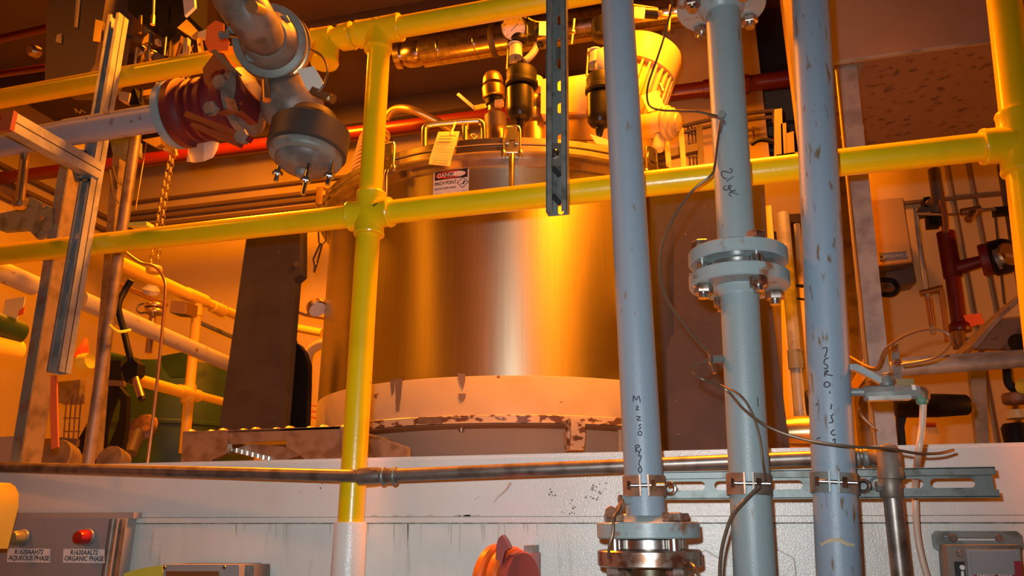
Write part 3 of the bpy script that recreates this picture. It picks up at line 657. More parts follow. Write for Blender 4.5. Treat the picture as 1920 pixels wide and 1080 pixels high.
# filter regulators
def filter_reg(name, x0, dh, label, dx=0, dy=0, gauge=True):
    t = thing(name, PH(x0, 262, dh), label, 'filter', 'black air filters on the tank lid')
    G = lambda x, y: PH(x0 + x, y + dy, dh); s = mpp(G(0, 150)); ax = (G(0, 100) - G(0, 230)).normalized()
    part('bowl', lathe(B(), [(5 * s, -.012), (7 * s, -.010), (8 * s, .006), (18 * s, .012), (23 * s, .026), (24 * s, .045), (25 * s, .10), (25 * s, .125)], G(-5, 228), ax, 32), 'black', t)
    part('drain', lathe(B(), [(3 * s, -.03), (6 * s, -.02), (8 * s, 0)], G(-6, 231), ax, 12), 'black', t)
    part('collar', lathe(B(), [(27 * s, 0), (31 * s, .006), (31 * s, .020), (28 * s, .026), (29 * s, .060), (26 * s, .072)], G(-2, 165), ax, 32), 'rubber', t)
    part('sight_strip', tube(B(), [G(-27, 163), G(-30, 205)], .004, 8), 'copper', t)
    part('guard_bar', tube(B(), [G(-30, 130), G(-27, 80)], .004, 8), 'brass', t); part('guard_bar', tube(B(), [G(-13, 118), G(-11, 96)], .003, 8), 'brass', t)
    part('guard_plate', obox(B(), G(-20, 112), (.010, 0, 0), (0, .004, 0), (0, 0, .014)), 'motor', t)
    part('neck', lathe(B(), [(13 * s, 0), (12 * s, .03), (12 * s, .05), (10 * s, .055)], G(-13, 108), ax, 20), 'vessel', t)
    part('neck_collar', lathe(B(), [(13 * s, 0), (14 * s, .003), (13 * s, .007)], G(-14, 86), ax, 20), 'glass', t)
    return t, G, s, ax
t, G, s, ax = filter_reg('air_filter', 980, 2.42, 'black air filter with a pressure gauge above the tank rim')
part('regulator_body', lathe(B(), [(15 * s, 0), (20 * s, .006), (21 * s, .02), (21 * s, .06), (18 * s, .075)], G(-8, 82), ax, 24), 'black', t)
part('regulator_block', obox(B(), G(14, 60), (.022, 0, 0), (0, .02, 0), ax * .03), 'black', t)
tv = (EYE - G(-17, 47)).normalized()
gp = part('gauge', lathe(B(), [(20 * s, 0), (25 * s, .01), (25 * s, .028), (23 * s, .030)], G(-17, 50) + tv * .035, tv + Vector((0, 0, -.25)), 32), 'black', t, 'round pressure gauge')
gn = (tv + Vector((0, 0, -.25))).normalized(); go = G(-17, 50) + tv * .035 + gn * .0302
part('gauge_face', lathe(B(), [(21 * s, 0), (21 * s, .001)], go, gn, 32), 'sign_white', gp); rot_ring(bm := B(), go, gn, 22 * s, .002); part('bezel', bm, 'steel', gp)
gu = Vector((0, 0, 1)); gu = (gu - gn * gu.dot(gn)).normalized(); gr = gu.cross(gn)
part('needle', bar(B(), go + gn * .002 - (gr + gu) * .010, go + gn * .002 + (gr + gu) * .016, .0016, .001), 'ink', gp)
for k in range(9): an = radians(-135 + 270 * k / 8); dd = gr * sin(an) + gu * cos(an); part('tick', bar(B(), go + gn * .0016 + dd * 16 * s, go + gn * .0016 + dd * 19.5 * s, .0014, .001), 'ink', gp)
part('cylinder', tube(B(), [G(16, 62), G(62, 48)], .021, 20), 'black', t); part('paper_sticker', slab(B(), [(1011, 40), (1030, 40), (1030, 67), (1010, 66)], (G(30, 50).y - .030), .001), 'paper', t)
part('elbow', tube(B(), spline([G(28, 83), G(22, 96), G(12, 108), G(4, 114)], 4), .013, 14), 'vessel', t); part('elbow_dome', lathe(B(), [(.015, 0), (.014, .01), (.008, .016)], G(32, 86), (.3, -1, -.1), 16), 'black', t)
for y in (38, 75): part('screw', lathe(B(), [(.0045, 0), (.003, .003)], G(14, y) + Vector((-.012, -.022, 0)), (0, -1, 0), 10), 'steel', t)
part('supply_tube', tube(B(), spline([G(10, 34), G(22, 40), G(40, 43), G(60, 46)], 4), .0028, 8), 'motor', t)
part('wire', tube(B(), [G(8, 118), G(7, 155)], .0012, 6), 'wire', t)
t, G, s, ax = filter_reg('air_filter', 1130, 2.42, 'black air filter half hidden behind a blue pipe', dy=12)
part('lens_bowl', lathe(B(), [(8 * s, 0), (17 * s, .02), (20 * s, .06), (18 * s, .10), (8 * s, .12)], G(3, 135), ax, 24), 'vessel', t)
part('regulator_body', lathe(B(), [(18 * s, 0), (24 * s, .006), (24 * s, .07)], G(2, 60), ax, 24), 'black', t)
t2 = thing('solenoid', PH(1213, 40, 2.42), 'black solenoid cylinder with white sticker beside the middle blue pipe', 'solenoid')
part('coil', tube(B(), [PH(1140, 20, 2.42), PH(1234, 26, 2.42)], .0215, 24), 'black', t2); part('sticker', slab(B(), [(1190, 12), (1210, 14), (1208, 35), (1188, 33)], PH(1200, 22, 2.42).y - .031, .001), 'paper', t2)
part('brass_nut', lathe(B(), [(.010, 0), (.014, .003), (.014, .014), (.009, .018)], PH(1234, 28, 2.42), (1, -.2, 0), 6), 'brass', t2); part('brass_tee', tube(B(), [PH(1240, 30, 2.42), PH(1256, 32, 2.42)], .006, 8), 'brass', t2); part('brass_tee', tube(B(), [PH(1257, 10, 2.42), PH(1254, 57, 2.42)], .0055, 8), 'brass', t2)
part('supply_tube', tube(B(), [PH(1180, 8, 2.42), PH(1235, 16, 2.42)], .003, 8), 'motor', t2)
t2 = thing('tube_fitting', PH(1074, 70, 2.4), 'small brass tube fitting right of the hanging strut channel', 'fitting')
part('stem', tube(B(), [PH(1077, 36, 2.4), PH(1072, 82, 2.4)], .0048, 8), 'brass', t2); part('nut', hexn(B(), PH(1074, 58, 2.4), (0, 0, -1), .010, .010), 'brass', t2)
# mixer drive: plate, coupling, tilted motor
mx = thing('mixer_motor', PH(1190, 262, 2.75), 'tilted finned electric motor with junction box on the tank lid', 'motor')
dm_ = 2.75; c_b, c_t = PH(1158, 262, dm_), PH(1214, 104, dm_); axm = (c_t - c_b).normalized(); Rm = 64 * mpp(c_t); Lm = (c_t - c_b).length
part('barrel', lathe(B(), [(Rm * .82, 0), (Rm * .86, Lm * .06), (Rm * .86, Lm * .80)], c_b, axm, 40), 'motor', mx)
um, vm, _ = frame(axm)
fin = shared(obox(B(), (Rm * .93, 0, Lm * .40), (Rm * .09, 0, 0), (0, .004, 0), (0, 0, Lm * .33)), 'motor', 'fin')
for k in range(30): inst('fin', fin, mx, along(c_b, axm, 2 * pi * k / 30))
part('fan_cover', lathe(B(), [(Rm * .98, 0), (Rm * 1.03, .004), (Rm * 1.03, Lm * .24), (Rm * .97, Lm * .31), (Rm * .80, Lm * .345), (Rm * .2, Lm * .36)], c_b + axm * Lm * .74, axm, 48), 'motor', mx)
part('end_bell', lathe(B(), [(Rm * .55, -.02), (Rm * .95, 0), (Rm * 1.0, .01), (Rm * 1.0, .035), (Rm * .9, .04)], c_b - axm * .02, axm, 40), 'motor', mx)
part('eye_bolt', tube(B(), [PH(1237, 158, dm_ - .16), PH(1243, 172, dm_ - .16)], .008, 8), 'steel', mx)
jb = PH(1247, 232, dm_ - .14); jax = (Vector((cy, sy, 0)) * .85 + Vector((sy, -cy, 0)) * .5 + Vector((0, 0, -.15))).normalized()
part('junction_box', lathe(B(), [(.045, -.10), (.050, -.01), (.060, 0), (.066, .006), (.066, .018), (.060, .022), (.055, .024), (.055, .036), (.046, .044), (.034, .046), (.033, .054), (.004, .058)], jb, jax, 36), 'motor_box', mx, 'round domed junction box')
part('conduit_hub', lathe(B(), [(.022, 0), (.024, .05), (.018, .06)], jb + Vector((-.02, 0, -.05)), (-.2, -.1, -1), 18), 'motor_box', mx)
part('name_plate', obox(B(), PH(1224, 190, dm_ - .155), (cy * .030, sy * .030, .012), (sy * .002, -cy * .002, 0), (-.012, 0, .036)), 'bronze', mx)
part('mount_plate', prism(B(), [PH(x, y, 2.60) for x, y in ((1026, 150), (1112, 137), (1118, 206), (1026, 214))], (0, .02, 0)), 'motor', mx, 'flat bright drive bracket')
part('bracket_edge', prism(B(), [PH(x, y, 2.54) for x, y in ((1014, 149), (1026, 147), (1026, 214), (1014, 213))], (0, .06, 0)), 'motor', mx)
part('bracket_web', prism(B(), [PH(x, y, 2.62) for x, y in ((1030, 212), (1118, 204), (1130, 262), (1030, 262))], (0, .012, 0)), 'bronze', mx)
part('foot_plate', prism(B(), [PH(x, y, 2.40) for x, y in ((1106, 251), (1140, 262), (1140, 272), (1118, 269))], (0, .02, 0)), 'motor', mx)
sc = thing('shaft_coupling', PH(1003, 262, 2.62), 'stacked bronze shaft coupling between filter and strut channel', 'coupling')
G = lambda y: PH(1002, y, 2.62)
for nm, y0, pr, mt in (('upper_hub', 170, [(.02, 0), (.034, .004), (.034, .05)], 'motor'), ('middle_hub', 205, [(.028, 0), (.032, .01), (.028, .05)], 'bronze'), ('lower_hub', 228, [(.036, 0), (.04, .01), (.036, .045), (.026, .05)], 'brass'), ('base', 258, [(.05, -.1), (.052, .02), (.046, .045), (.03, .05)], 'bronze')):
    part(nm, lathe(B(), pr, G(y0), (0, 0, 1), 24), mt, sc)
# second finned motor seen left of the post
m2 = thing('gear_motor', PH(700, 320, 2.95), 'finned yellow gear motor half hidden behind the yellow post', 'motor')
c_b, c_t = PH(686, 322, 3.0), PH(704, 254, 3.0); axm = (c_t - c_b).normalized(); R2 = 30 * mpp(c_b); L2_ = (c_t - c_b).length
part('barrel', lathe(B(), [(R2 * .85, -.03), (R2 * .85, L2_)], c_b, axm, 28), 'bronze', m2)
fin2 = shared(lathe(B(), [(R2, 0), (R2, .0035)], (0, 0, 0), (0, 0, 1), 28), 'motor', 'fin')
for k in range(9): inst('fin', fin2, m2, along(c_b + axm * (L2_ * (k * .115)), axm + Vector((-.45, 0, .1))))
part('head', lathe(B(), [(R2 * .5, 0), (R2 * .7, .01), (R2 * .55, .04), (R2 * .2, .05)], c_t, axm, 20), 'motor', m2)
# bent hose behind the post, foil duct, red fire pipe
solo('bent_hose', tube(B(), spline([P(724, 222, 3.45), P(735, 208, 3.45), P(752, 203, 3.45), P(775, 207, 3.45), P(808, 222, 3.5), P(850, 244, 3.57)], 6), .022, 14), 'brass', 'olive bent pipe behind the yellow post', 'pipe')
fd = thing('foil_duct', P(930, 90, 3.5), 'foil wrapped insulated pipe with seams under the ceiling', 'duct')
fa, fb_ = P(795, 98, 3.5), P(1290, 18, 3.5); fdd = (fb_ - fa).normalized(); Rf = .086
part('jacket', tube(B(), [fa, fb_], Rf, 32), 'foil', fd)
for x in (826, 893, 1040): q = fa + fdd * ((P(x, 92, 3.5) - fa).dot(fdd)); part('seam_band', lathe(B(), [(Rf + .002, 0), (Rf + .003, .002), (Rf + .003, .008), (Rf + .002, .01)], q, fdd, 32), 'foil', fd)
q = fa + fdd * ((P(922, 78, 3.5) - fa).dot(fdd)); part('dark_band', lathe(B(), [(Rf + .003, 0), (Rf + .006, .004), (Rf + .006, .03), (Rf + .003, .034)], q, fdd, 32), 'dark_pipe', fd)
part('end_fitting', lathe(B(), [(.045, -.17), (.072, -.165), (.072, -.13), (.06, -.125), (.076, -.09), (.076, -.04), (.07, -.02), (.084, 0)], fa, fdd, 28), 'foil', fd)
solo('dark_duct', tube(B(), [P(690, 105, 3.9), P(1500, -25, 3.9)], .11, 28), 'dark_pipe', 'wide dark brown pipe under the ceiling behind the foil duct', 'duct')
rp = thing('fire_pipe', P(1400, 160, 4.0), 'long red fire pipe running along the back wall', 'pipe')
YF = 3.62
fl = lambda x: 334.5 - .1265 * x
part('pipe_run', tube(B(), [P(-60, fl(-60), YF), P(1560, fl(1560), YF)], .042, 24), 'red_pipe', rp)
for x in (1330, 1394): q = P(x, fl(x), YF); part('coupling', lathe(B(), [(.042, -.03), (.049, -.028), (.049, .028), (.042, .03)], q, (1, 0, 0), 24), 'red_pipe', rp)
# ================================================================ DARK SUPPORT COLUMNS BESIDE THE TANK
zdk = ZT
def ext_down(pts, Y, z): return [P(x, y, Y) if not isinstance(y, str) else None for x, y in pts]
lc = thing('support_column', P(470, 800, 2.3), 'dark grey steel support column standing left of the tank', 'column', 'dark columns flanking the tank')
part('main_plate', prism(B(), [P(466, 418, 2.25), P(563, 418, 2.25), P(562, 514, 2.25), P(551, 524, 2.25), P(524, 850, 2.25), P(404, 850, 2.25)], (0, .05, 0)), 'dark', lc)
part('plate_hole', lathe(B(), [(.012, 0), (.010, .002)], P(556, 496, 2.249), (.3, -1, .1), 14), 'dark_warm', lc)
part('side_plate', prism(B(), [P(x, y, 2.36) for x, y in ((528, 850), (534, 628), (548, 632), (550, 640), (560, 646), (570, 660), (577, 682), (577, 720), (572, 850))], (0, .03, 0)), 'rubber', lc, 'black side plate with a rounded shoulder')
part('lug', prism(B(), [P(x, y, 2.33) for x, y in ((536, 640), (536, 632), (546, 632), (550, 640))], (0, .02, 0)), 'galv_dull', lc)
rc = thing('support_column', P(1350, 830, 2.1), 'dark brown steel support column standing right of the tank', 'column', 'dark columns flanking the tank')
part('main_plate', prism(B(), [P(x, y, 2.08) for x, y in ((1264, 335), (1432, 325), (1446, 560), (1482, 850), (1262, 850))], (0, .05, 0)), 'dark_warm', rc)
part('side_plate', prism(B(), [P(x, y, 2.16) for x, y in ((1218, 345), (1270, 340), (1272, 850), (1232, 850))], (0, .03, 0)), 'dark', rc)
part('front_plate', prism(B(), [P(x, y, 2.05) for x, y in ((1253, 850), (1250, 660), (1256, 635), (1268, 622), (1290, 612), (1340, 608), (1400, 612), (1426, 625), (1440, 660), (1470, 850))], (0, .02, 0)), 'dark_warm', rc, 'front plate with a rounded top')

# ================================================================ STEP STOOL
stp = thing('step_stool', P(560, 866, 1.95), 'worn aluminium step stool with diamond plate treads and cut-out sides', 'step stool')
YA = 1.86
fr = [[(343, 812), (430, 808), (427, 836), (424, 850), (398, 862), (398, 880), (338, 880)], [(428, 808), (537, 804), (537, 824), (430, 832)], [(537, 804), (637, 800), (640, 880), (580, 880), (573, 862), (552, 846), (537, 838)]]
part('side_panel', slab(B(), fr[0], YA, .02), 'alu', stp); part('front_rail', slab(B(), fr[1], YA, .02), 'alu', stp); part('side_panel', slab(B(), fr[2], YA, .02), 'alu', stp)
part('lower_tread', prism(B(), [P(425, 846, YA + .05), P(520, 866, YA + .05), P(580, 850, YA + .05), P(560, 840, YA + .05), P(470, 832, YA + .05)], (0, .1, .002)), 'alu', stp)
for k in range(8): a_ = P(434 + k * 10, 838 + k * 2.6, YA + .045); part('tread_tooth', tube(B(), [a_, a_ + Vector((0, 0, -.012))], .004, 6), 'steel', stp)
za = P(500, 806, YA).z
part('top_tread', box(B(), (P(343, 812, YA).x, YA, za - .004), (P(640, 800, YA).x, 2.20, za + .003)), 'alu', stp)
tooth = shared(lathe(B(), [(.016, 0), (.013, .004), (.006, .007)], (0, 0, 0), (0, 0, 1), 10), 'alu', 'tread_bump')
x0, x1 = P(352, 812, YA).x, P(636, 800, YA).x
for k in range(10): inst('tread_bump', tooth, stp, Matrix.Translation((x0 + (x1 - x0) * k / 9, YA + .015 + .02 * (k % 2), za + .003)))
part('end_panel', prism(B(), [P(638, 802, YA), P(640, 882, YA), P(640, 882, YA) + Vector((.0, .02, 0)), P(638, 802, YA) + Vector((0, .02, 0))], (.01, 0, 0)), 'alu', stp)
s2 = thing('step_stool', P(720, 866, 2.0), 'second aluminium step right of the yellow post', 'step stool')
part('front_panel', slab(B(), [(688, 820), (720, 824), (762, 838), (764, 890), (722, 890), (716, 862), (688, 848)], 1.97, .03), 'alu', s2)
part('cross_rail', slab(B(), [(660, 816), (690, 820), (690, 880), (660, 880)], 1.97, .03), 'alu', s2)

# ================================================================ LEFT FOREGROUND: GREY PIPE, RED VALVE, TEE
YG = 1.25
gp_ = thing('grey_pipe', P(200, 235, YG), 'grey painted horizontal pipe entering the red valve from the left', 'pipe')
g0, g1 = P(-60, 288, YG), P(322, 217, YG); gd = (g1 - g0).normalized(); g0 = g0 - gd * 1.6
part('pipe_run', tube(B(), [g0, P(131, 248, YG)], .0285, 28), 'grey_pipe', gp_); part('pipe_run', tube(B(), [P(128, 248.5, YG), g1], .0302, 28), 'grey_pipe', gp_)
part('flange', lathe(B(), [(.030, -.004), (.070, 0), (.074, .003), (.074, .017), (.070, .020)], g1, gd, 44), 'blue_flange', gp_, 'pale grey pipe flange')
part('wire_twist', tube(B(), spline([P(143, 211, YG - .03), P(140, 203, YG - .03), P(150, 212, YG - .04), P(152, 206, YG - .03), P(160, 212, YG - .03)], 4), .0012, 6), 'chrome_wire', gp_)
rv = thing('red_valve', P(410, 275, YG), 'dark red cast iron valve with bolted flanges on the grey pipe', 'valve')
o = g1 + gd * .021
r1 = P(480, 188, YG); vdir = gd
part('inlet_flange', lathe(B(), [(.070, 0), (.0745, .003), (.0745, .020), (.062, .026), (.052, .04)], o, gd, 44), 'red', rv)
part('body', lathe(B(), [(.052, .03), (.060, .045), (.062, .075), (.058, .105), (.048, .12)], o, gd, 36), 'red', rv)
for rr_ in (.036, .058, .082):
    part('ridge', lathe(B(), [(.060, rr_), (.068, rr_ + .002), (.068, rr_ + .009), (.060, rr_ + .011)], o, gd, 40), 'red', rv)
part('outlet_flange', lathe(B(), [(.05, .110), (.070, .118), (.0745, .122), (.0745, .142), (.070, .145)], o, gd, 44), 'red', rv)
part('bonnet', prism(B(), [P(x, y, YG - .055) for x, y in ((380, 128), (404, 96), (420, 100), (446, 140), (460, 170), (452, 206), (410, 214), (384, 180))], (0, .06, 0)), 'red', rv)
part('name_plate', slab(B(), [(421, 182), (441, 187), (446, 206), (428, 208)], YG - .068, .010), 'rusty', rv)
part('rib', bar(B(), P(350, 215, YG - .070), P(470, 262, YG - .072), .012, .012), 'red', rv); part('rib', bar(B(), P(362, 235, YG - .070), P(452, 272, YG - .072), .012, .010), 'red', rv)
for x, y in ((401, 207), (459, 260), (418, 158)):
    hexn(bm := B(), P(x, y, YG - .066), (0, -1, -.1), .016, .016); part('bolt', bm, 'cast', rv)
part('lock_bracket', prism(B(), [P(x, y, YG - .06) for x, y in ((394, 96), (404, 92), (444, 132), (438, 140))], (0, .02, 0)), 'dark_pipe', rv)
# cast tee / strainer with upper flanged branch and lower studded cover
te = thing('cast_tee', P(560, 300, YG), 'rusty cast pipe tee with a flanged branch and studded bottom cover', 'tee')
tc0 = P(548, 196, YG + .02)
part('inlet_flange', lathe(B(), [(.055, 0), (.072, .003), (.072, .020), (.056, .026), (.040, .04)], o + gd * .147, gd, 40), 'cast', te)
bm = B(); bmesh.ops.create_uvsphere(bm, u_segments=28, v_segments=16, radius=.066, matrix=Matrix.Translation(tc0)); part('body', bm, 'cast', te)
# lower cover, axis nearly vertical
lo_o = P(580, 262, YG); lax = (Vector((.06, .10, 1))).normalized()
part('lower_bowl', lathe(B(), [(.072, -.034), (.0795, -.030), (.0795, .022), (.070, .030), (.052, .045), (.045, .06)], lo_o, lax, 44), 'dark_cast', te, 'dark round lower housing')
part('cover_rim', lathe(B(), [(.060, -.052), (.069, -.049), (.0725, -.044), (.0725, -.034)], lo_o, lax, 40), 'cast_grey', te)
part('cover_boss', lathe(B(), [(.010, -.086), (.014, -.082), (.016, -.068)], lo_o, lax, 16), 'cast_grey', te)
cov = part('bottom_cover', lathe(B(), [(.022, -.074), (.034, -.071), (.050, -.064), (.058, -.056), (.060, -.048)], lo_o, lax, 40), 'cast_dim', te, 'grey bottom cover with studs')
ul, vl, _ = frame(lax)
for k, (x, y, l) in enumerate(((522, 318, .05), (575, 330, .075), (619, 322, .055), (546, 305, .03))):
    q = P(x, y, YG - (.03 if k == 1 else 0)); stt = part('stud', tube(B(), [q + lax * .035, q - lax * l * .55], .0048, 10), 'steel', te); hexn(bm := B(), q - lax * .004, -lax, .0105, .010); part('nut', bm, 'steel', stt)
# upper branch: pipe coming towards the viewer and up
br_o = P(512, 82, 1.19); pipe_to = P(430, -40, 1.02); bd = (pipe_to - br_o).normalized()
bd = (bd + (EYE - br_o).normalized() * 1.1 + Vector((0, 0, -.25))).normalized()
fl_o = P(505, 76, 1.17)
part('branch_flange', lathe(B(), [(.066, -.017), (.0745, -.014), (.0745, .0), (.070, .003)], fl_o, bd, 48), 'cast_grey', te, 'mottled grey branch flange')
part('back_flange', lathe(B(), [(.064, -.046), (.0775, -.043), (.0775, -.024), (.072, -.021)], fl_o, bd, 48), 'bronze', te)
part('gasket', lathe(B(), [(.064, -.024), (.066, -.016)], fl_o, bd, 40), 'rubber', te)
part('branch_pipe', tube(B(), [fl_o - bd * .03, tc0 + Vector((0, 0, .02))], [.034, .038], 24), 'bronze', te)
part('neck', lathe(B(), [(.060, 0), (.058, .008), (.050, .018), (.042, .03)], fl_o + bd * .002, bd, 32), 'cast', te)
pt2 = P(452, 8, 1.03)
part('feed_pipe', tube(B(), spline([fl_o + bd * .015, fl_o + bd * .06, P(466, 22, 1.04), P(430, -55, 1.04), P(415, -400, 1.04)], 5), [.038] * 5 + [.042] * 16, 26), 'cast', te, 'mottled pipe rising out of view')
part('feed_stub', tube(B(), [P(472, 12, 1.0), P(500, 26, 1.06)], .0115, 14), 'brass', te)
ub, vb2, _ = frame(bd)
for x, y in ((474, 108), (535, 42), (438, 62)):
    dr = ray(x, y); tt = (fl_o + bd * .003 - EYE).dot(bd) / dr.dot(bd); q = EYE + dr * tt
    hexn(bm := B(), q, bd, .0125, .014); part('bolt', bm, 'cast_grey', te)
part('grease_fitting', tube(B(), [P(414, 66, 1.12), P(432, 64, 1.12)], [.0085, .007], 10), 'cast_grey', te); part('grease_fitting', tube(B(), [P(432, 66, 1.12), P(455, 70, 1.12)], .004, 8), 'steel', te)
part('strut_rib', tube(B(), [P(498, 150, YG - .05), P(500, 188, YG - .05)], .009, 10), 'copper', te); part('top_bolt', tube(B(), [P(608, 180, YG - .04), P(625, 186, YG - .04)], [.008, .010], 8), 'steel', te)
part('hinge_arm', bar(B(), P(585, 170, YG - .045), P(618, 184, YG - .045), .012, .014), 'bronze', te)
te_w = solo('tag_wire', tube(B(), spline([P(583, 92, 1.22), P(604, 105, 1.21), P(614, 130, 1.2), P(608, 158, 1.2), P(596, 172, 1.2)], 6), .0022, 8), 'wire', 'bent dark tag wire looping beside the tee', 'wire')
solo('paper_tag', slab(B(), [(557, 130), (588, 124), (604, 150), (606, 160), (594, 178), (574, 166)], 1.20, .0008), 'paper', 'blank white card wired beside the cast tee', 'tag')
# curled white tag under the valve
cb = B(); up_ = [(354, 268), (366, 270), (382, 268), (398, 264), (411, 268)]; dn_ = [(350, 303), (365, 305), (382, 303), (400, 295), (408, 280)]
va = [cb.verts.new(P(*c, 1.27 + .02 * abs(k - 2))) for k, c in enumerate(up_)]; vb_ = [cb.verts.new(P(*c, 1.27 + .02 * abs(k - 2))) for k, c in enumerate(dn_)]
for k in range(4): cb.faces.new((va[k], vb_[k], vb_[k + 1], va[k + 1]))
bmesh.ops.solidify(cb, geom=cb.faces[:], thickness=.0008); solo('paper_tag', cb, 'paper', 'curled white card hanging below the red valve', 'tag')
solo('orange_tag', slab(B(), [(388, 50), (404, 38), (420, 44), (420, 66), (430, 78), (428, 94), (392, 98), (384, 80)], 1.30, .001), 'tag_o', 'bright orange paper tag behind the upper branch flange', 'tag')
solo('orange_tag', slab(B(), [(372, 60), (388, 54), (386, 74), (370, 68)], 1.34, .012), 'motor', 'small yellow block left of the orange tag', 'block')
solo('wire_loop', tube(B(), spline([P(405, 12, 1.25), P(412, 30, 1.24), P(424, 46, 1.24), P(426, 60, 1.26)], 5), .003, 8), 'ink', 'thin black wire beside the orange tag', 'wire')
# chains
link = None
def chain(name, pts, label, lw, lh, rr, mat='brass'):
    ln = spline(pts, 40); t = thing(name, pts[-1], label, 'chain', 'hanging hoist chains'); tot = 0; acc = [0]
    for a_, b_ in zip(ln, ln[1:]): tot += (b_ - a_).length; acc.append(tot)
    global LINK
    loop = [Vector((lw * .5 * cos(q) , 0, lh * .5 * sin(q))) for q in [2 * pi * k / 12 for k in range(12)]]
    bm = B(); prev = first = None
    for k in range(12):
        q = 2 * pi * k / 12; n_ = Vector((cos(q), 0, sin(q))); R = ring(bm, loop[k], n_, Vector((0, 1, 0)), rr, 6)
        if prev: bridge(bm, prev, R)
        else: first = R
        prev = R
    bridge(bm, prev, first); me = shared(bm, mat, 'chain_link'); n = max(2, int(tot / (lh * .78)))
    for k in range(n):
        L_ = tot * (k + .5) / n; i = max(j for j in range(len(acc)) if acc[j] <= L_); i = min(i, len(ln) - 2); p = ln[i].lerp(ln[i + 1], (L_ - acc[i]) / max(1e-6, acc[i + 1] - acc[i]))
        inst('chain_link', me, t, Matrix.Translation(p) @ Matrix.Rotation((k % 2) * pi / 2 + .4, 4, 'Z') @ Matrix.Rotation(.13, 4, 'Y'))
chain('hoist_chain', [P(352, -60, 1.9), P(360, 45, 1.9), P(352, 150, 1.9), P(335, 258, 1.9), P(322, 310, 1.9), P(308, 390, 1.9), P(295, 495, 1.9)], 'right strand of the brass coloured hoist chain behind the rail', .011, .019, .0019)
chain('hoist_chain', [P(345, -60, 1.92), P(352, 45, 1.92), P(344, 150, 1.92), P(326, 262, 1.92), P(311, 330, 1.92), P(298, 400, 1.92), P(283, 495, 1.92)], 'left strand of the brass coloured hoist chain behind the rail', .011, .019, .0019)
#chain('hoist_chain', [P(360, 45, 1.5), P(363, 70, 1.5), P(361, 100, 1.5)], 'short chain end beside the orange tag', .010, .018, .0018)
# left strut, arm, column, posts
Ls = 1.318
c1, c2 = P(121, 702, Ls), P(231, 40, Ls); xd = (c2 - c1); rt = Vector((1, 0, 0)); rt = (rt - xd.normalized() * rt.dot(xd.normalized())).normalized()
ml_ = basis(c1, xd, -rt)
ls = channel('strut_channel', 'galvanised double strut channel standing in front of the left rail', xd.length, .030, .032, .0024, [slot(.03 + .048 * k, .0, .02, .009) for k in range(int(xd.length / .048) - 1)], ml_, 'galv', .005)
xo = .0138
part('side_groove', box(B(), (0, -.0168, .0145), (xd.length, -.0161, .0165)), 'ink', ls, mtx=ml_)
col = thing('steel_column', P(60, 862, 1.41), 'brown rectangular steel column at the far left behind the rail', 'column')
cA, cB = P(40, 862, 1.43), P(140, 250, 1.43); cA0 = cA - (cB - cA) * .05; cd_ = (cB - cA)
ex = Vector((.030, 0, 0)); part('shaft', prism(B(), [cA0 - ex, cA0, cA0 + Vector((0, .055, 0)), cA0 - ex + Vector((0, .055, 0))], cd_ * 1.07), 'galv_brown', col)
part('front_shade', prism(B(), [cA0 - ex + Vector((0, -.002, 0)), cA0 + Vector((-.001, -.002, 0)), cA0 + Vector((-.001, -.0005, 0)), cA0 - ex + Vector((0, -.0005, 0))], cd_ * 1.07), 'cast_grey', col)  # grey overlay puts the front's lack of lamplight into its colour
bk = thing('angle_bracket', P(85, 430, 1.44), 'grey angle bracket bolted to the brown steel column', 'bracket')
part('plate', slab(B(), [(55, 368), (100, 390), (98, 430), (70, 448), (48, 425)], 1.425, .012), 'galv_dull', bk)
part('flange', slab(B(), [(0, 400), (55, 388), (52, 428), (0, 432)], 1.47, .02), 'galv_dull', bk)
for x, y in ((84, 386), (80, 409)): hexn(bm := B(), P(x, y, 1.425), (.3, -1, 0), .006, .005); part('bolt', bm, 'brass', bk)
pp = solo('post_pipe', tube(B(), [P(258, 230, 1.62), P(164, 878, 1.62)], .0150, 20), 'galv_brown', 'slim round grey brown pipe post left of the chain', 'post')
solo('post_bar', bar(B(), P(228, 240, 2.0), P(178, 860, 2.0), .030, .03, (0, 1, 0)), 'galv_brown', 'square brown post behind the slim round pipe post', 'post')
arm = thing('support_channel', P(90, 260, 1.2), 'short strut channel arm carrying the grey pipe at upper left', 'strut channel')
xA = -1.33; zA = 1.6 + .775
part('arm_box', obox(B(), (xA, 1.19, zA), (.0135, 0, 0), (0, .115, 0), (0, 0, .0205)), 'galv', arm)
part('arm_groove', obox(B(), (xA + .0137, 1.19, zA), (.0003, 0, 0), (0, .115, 0), (0, 0, .0012)), 'ink', arm)
part('end_cap', obox(B(), (xA, 1.071, zA), (.0145, 0, 0), (0, .005, 0), (0, 0, .0215)), 'dark_red', arm)
part('end_bolt', lathe(B(), [(.008, 0), (.006, .012)], (xA - .02, 1.08, zA + .01), (0, -1, 0), 12), 'lens_red', arm)
rot_ring(bm := B(), P(151, 326, 1.285), (.2, -1, 0), .010, .004); part('eye', bm, 'galv_dull', arm)
part('hanger', prism(B(), [P(x, y, 1.286) for x, y in ((108, 276), (166, 282), (168, 340), (140, 340), (130, 300), (108, 292))], (0, .006, 0)), 'galv_dull', arm)
bs = thing('stub_pipe', P(36, 392, 1.262), 'short vertical brass coloured pipe at the far left', 'pipe')
part('stem', tube(B(), [P(49, 270, 1.262), P(36, 390, 1.262)], .0098, 16), 'brass', bs)
part('collar', lathe(B(), [(.0115, 0), (.0145, .003), (.0145, .013), (.0115, .016)], P(35, 390, 1.262), (.05, 0, 1), 16), 'brass', bs)

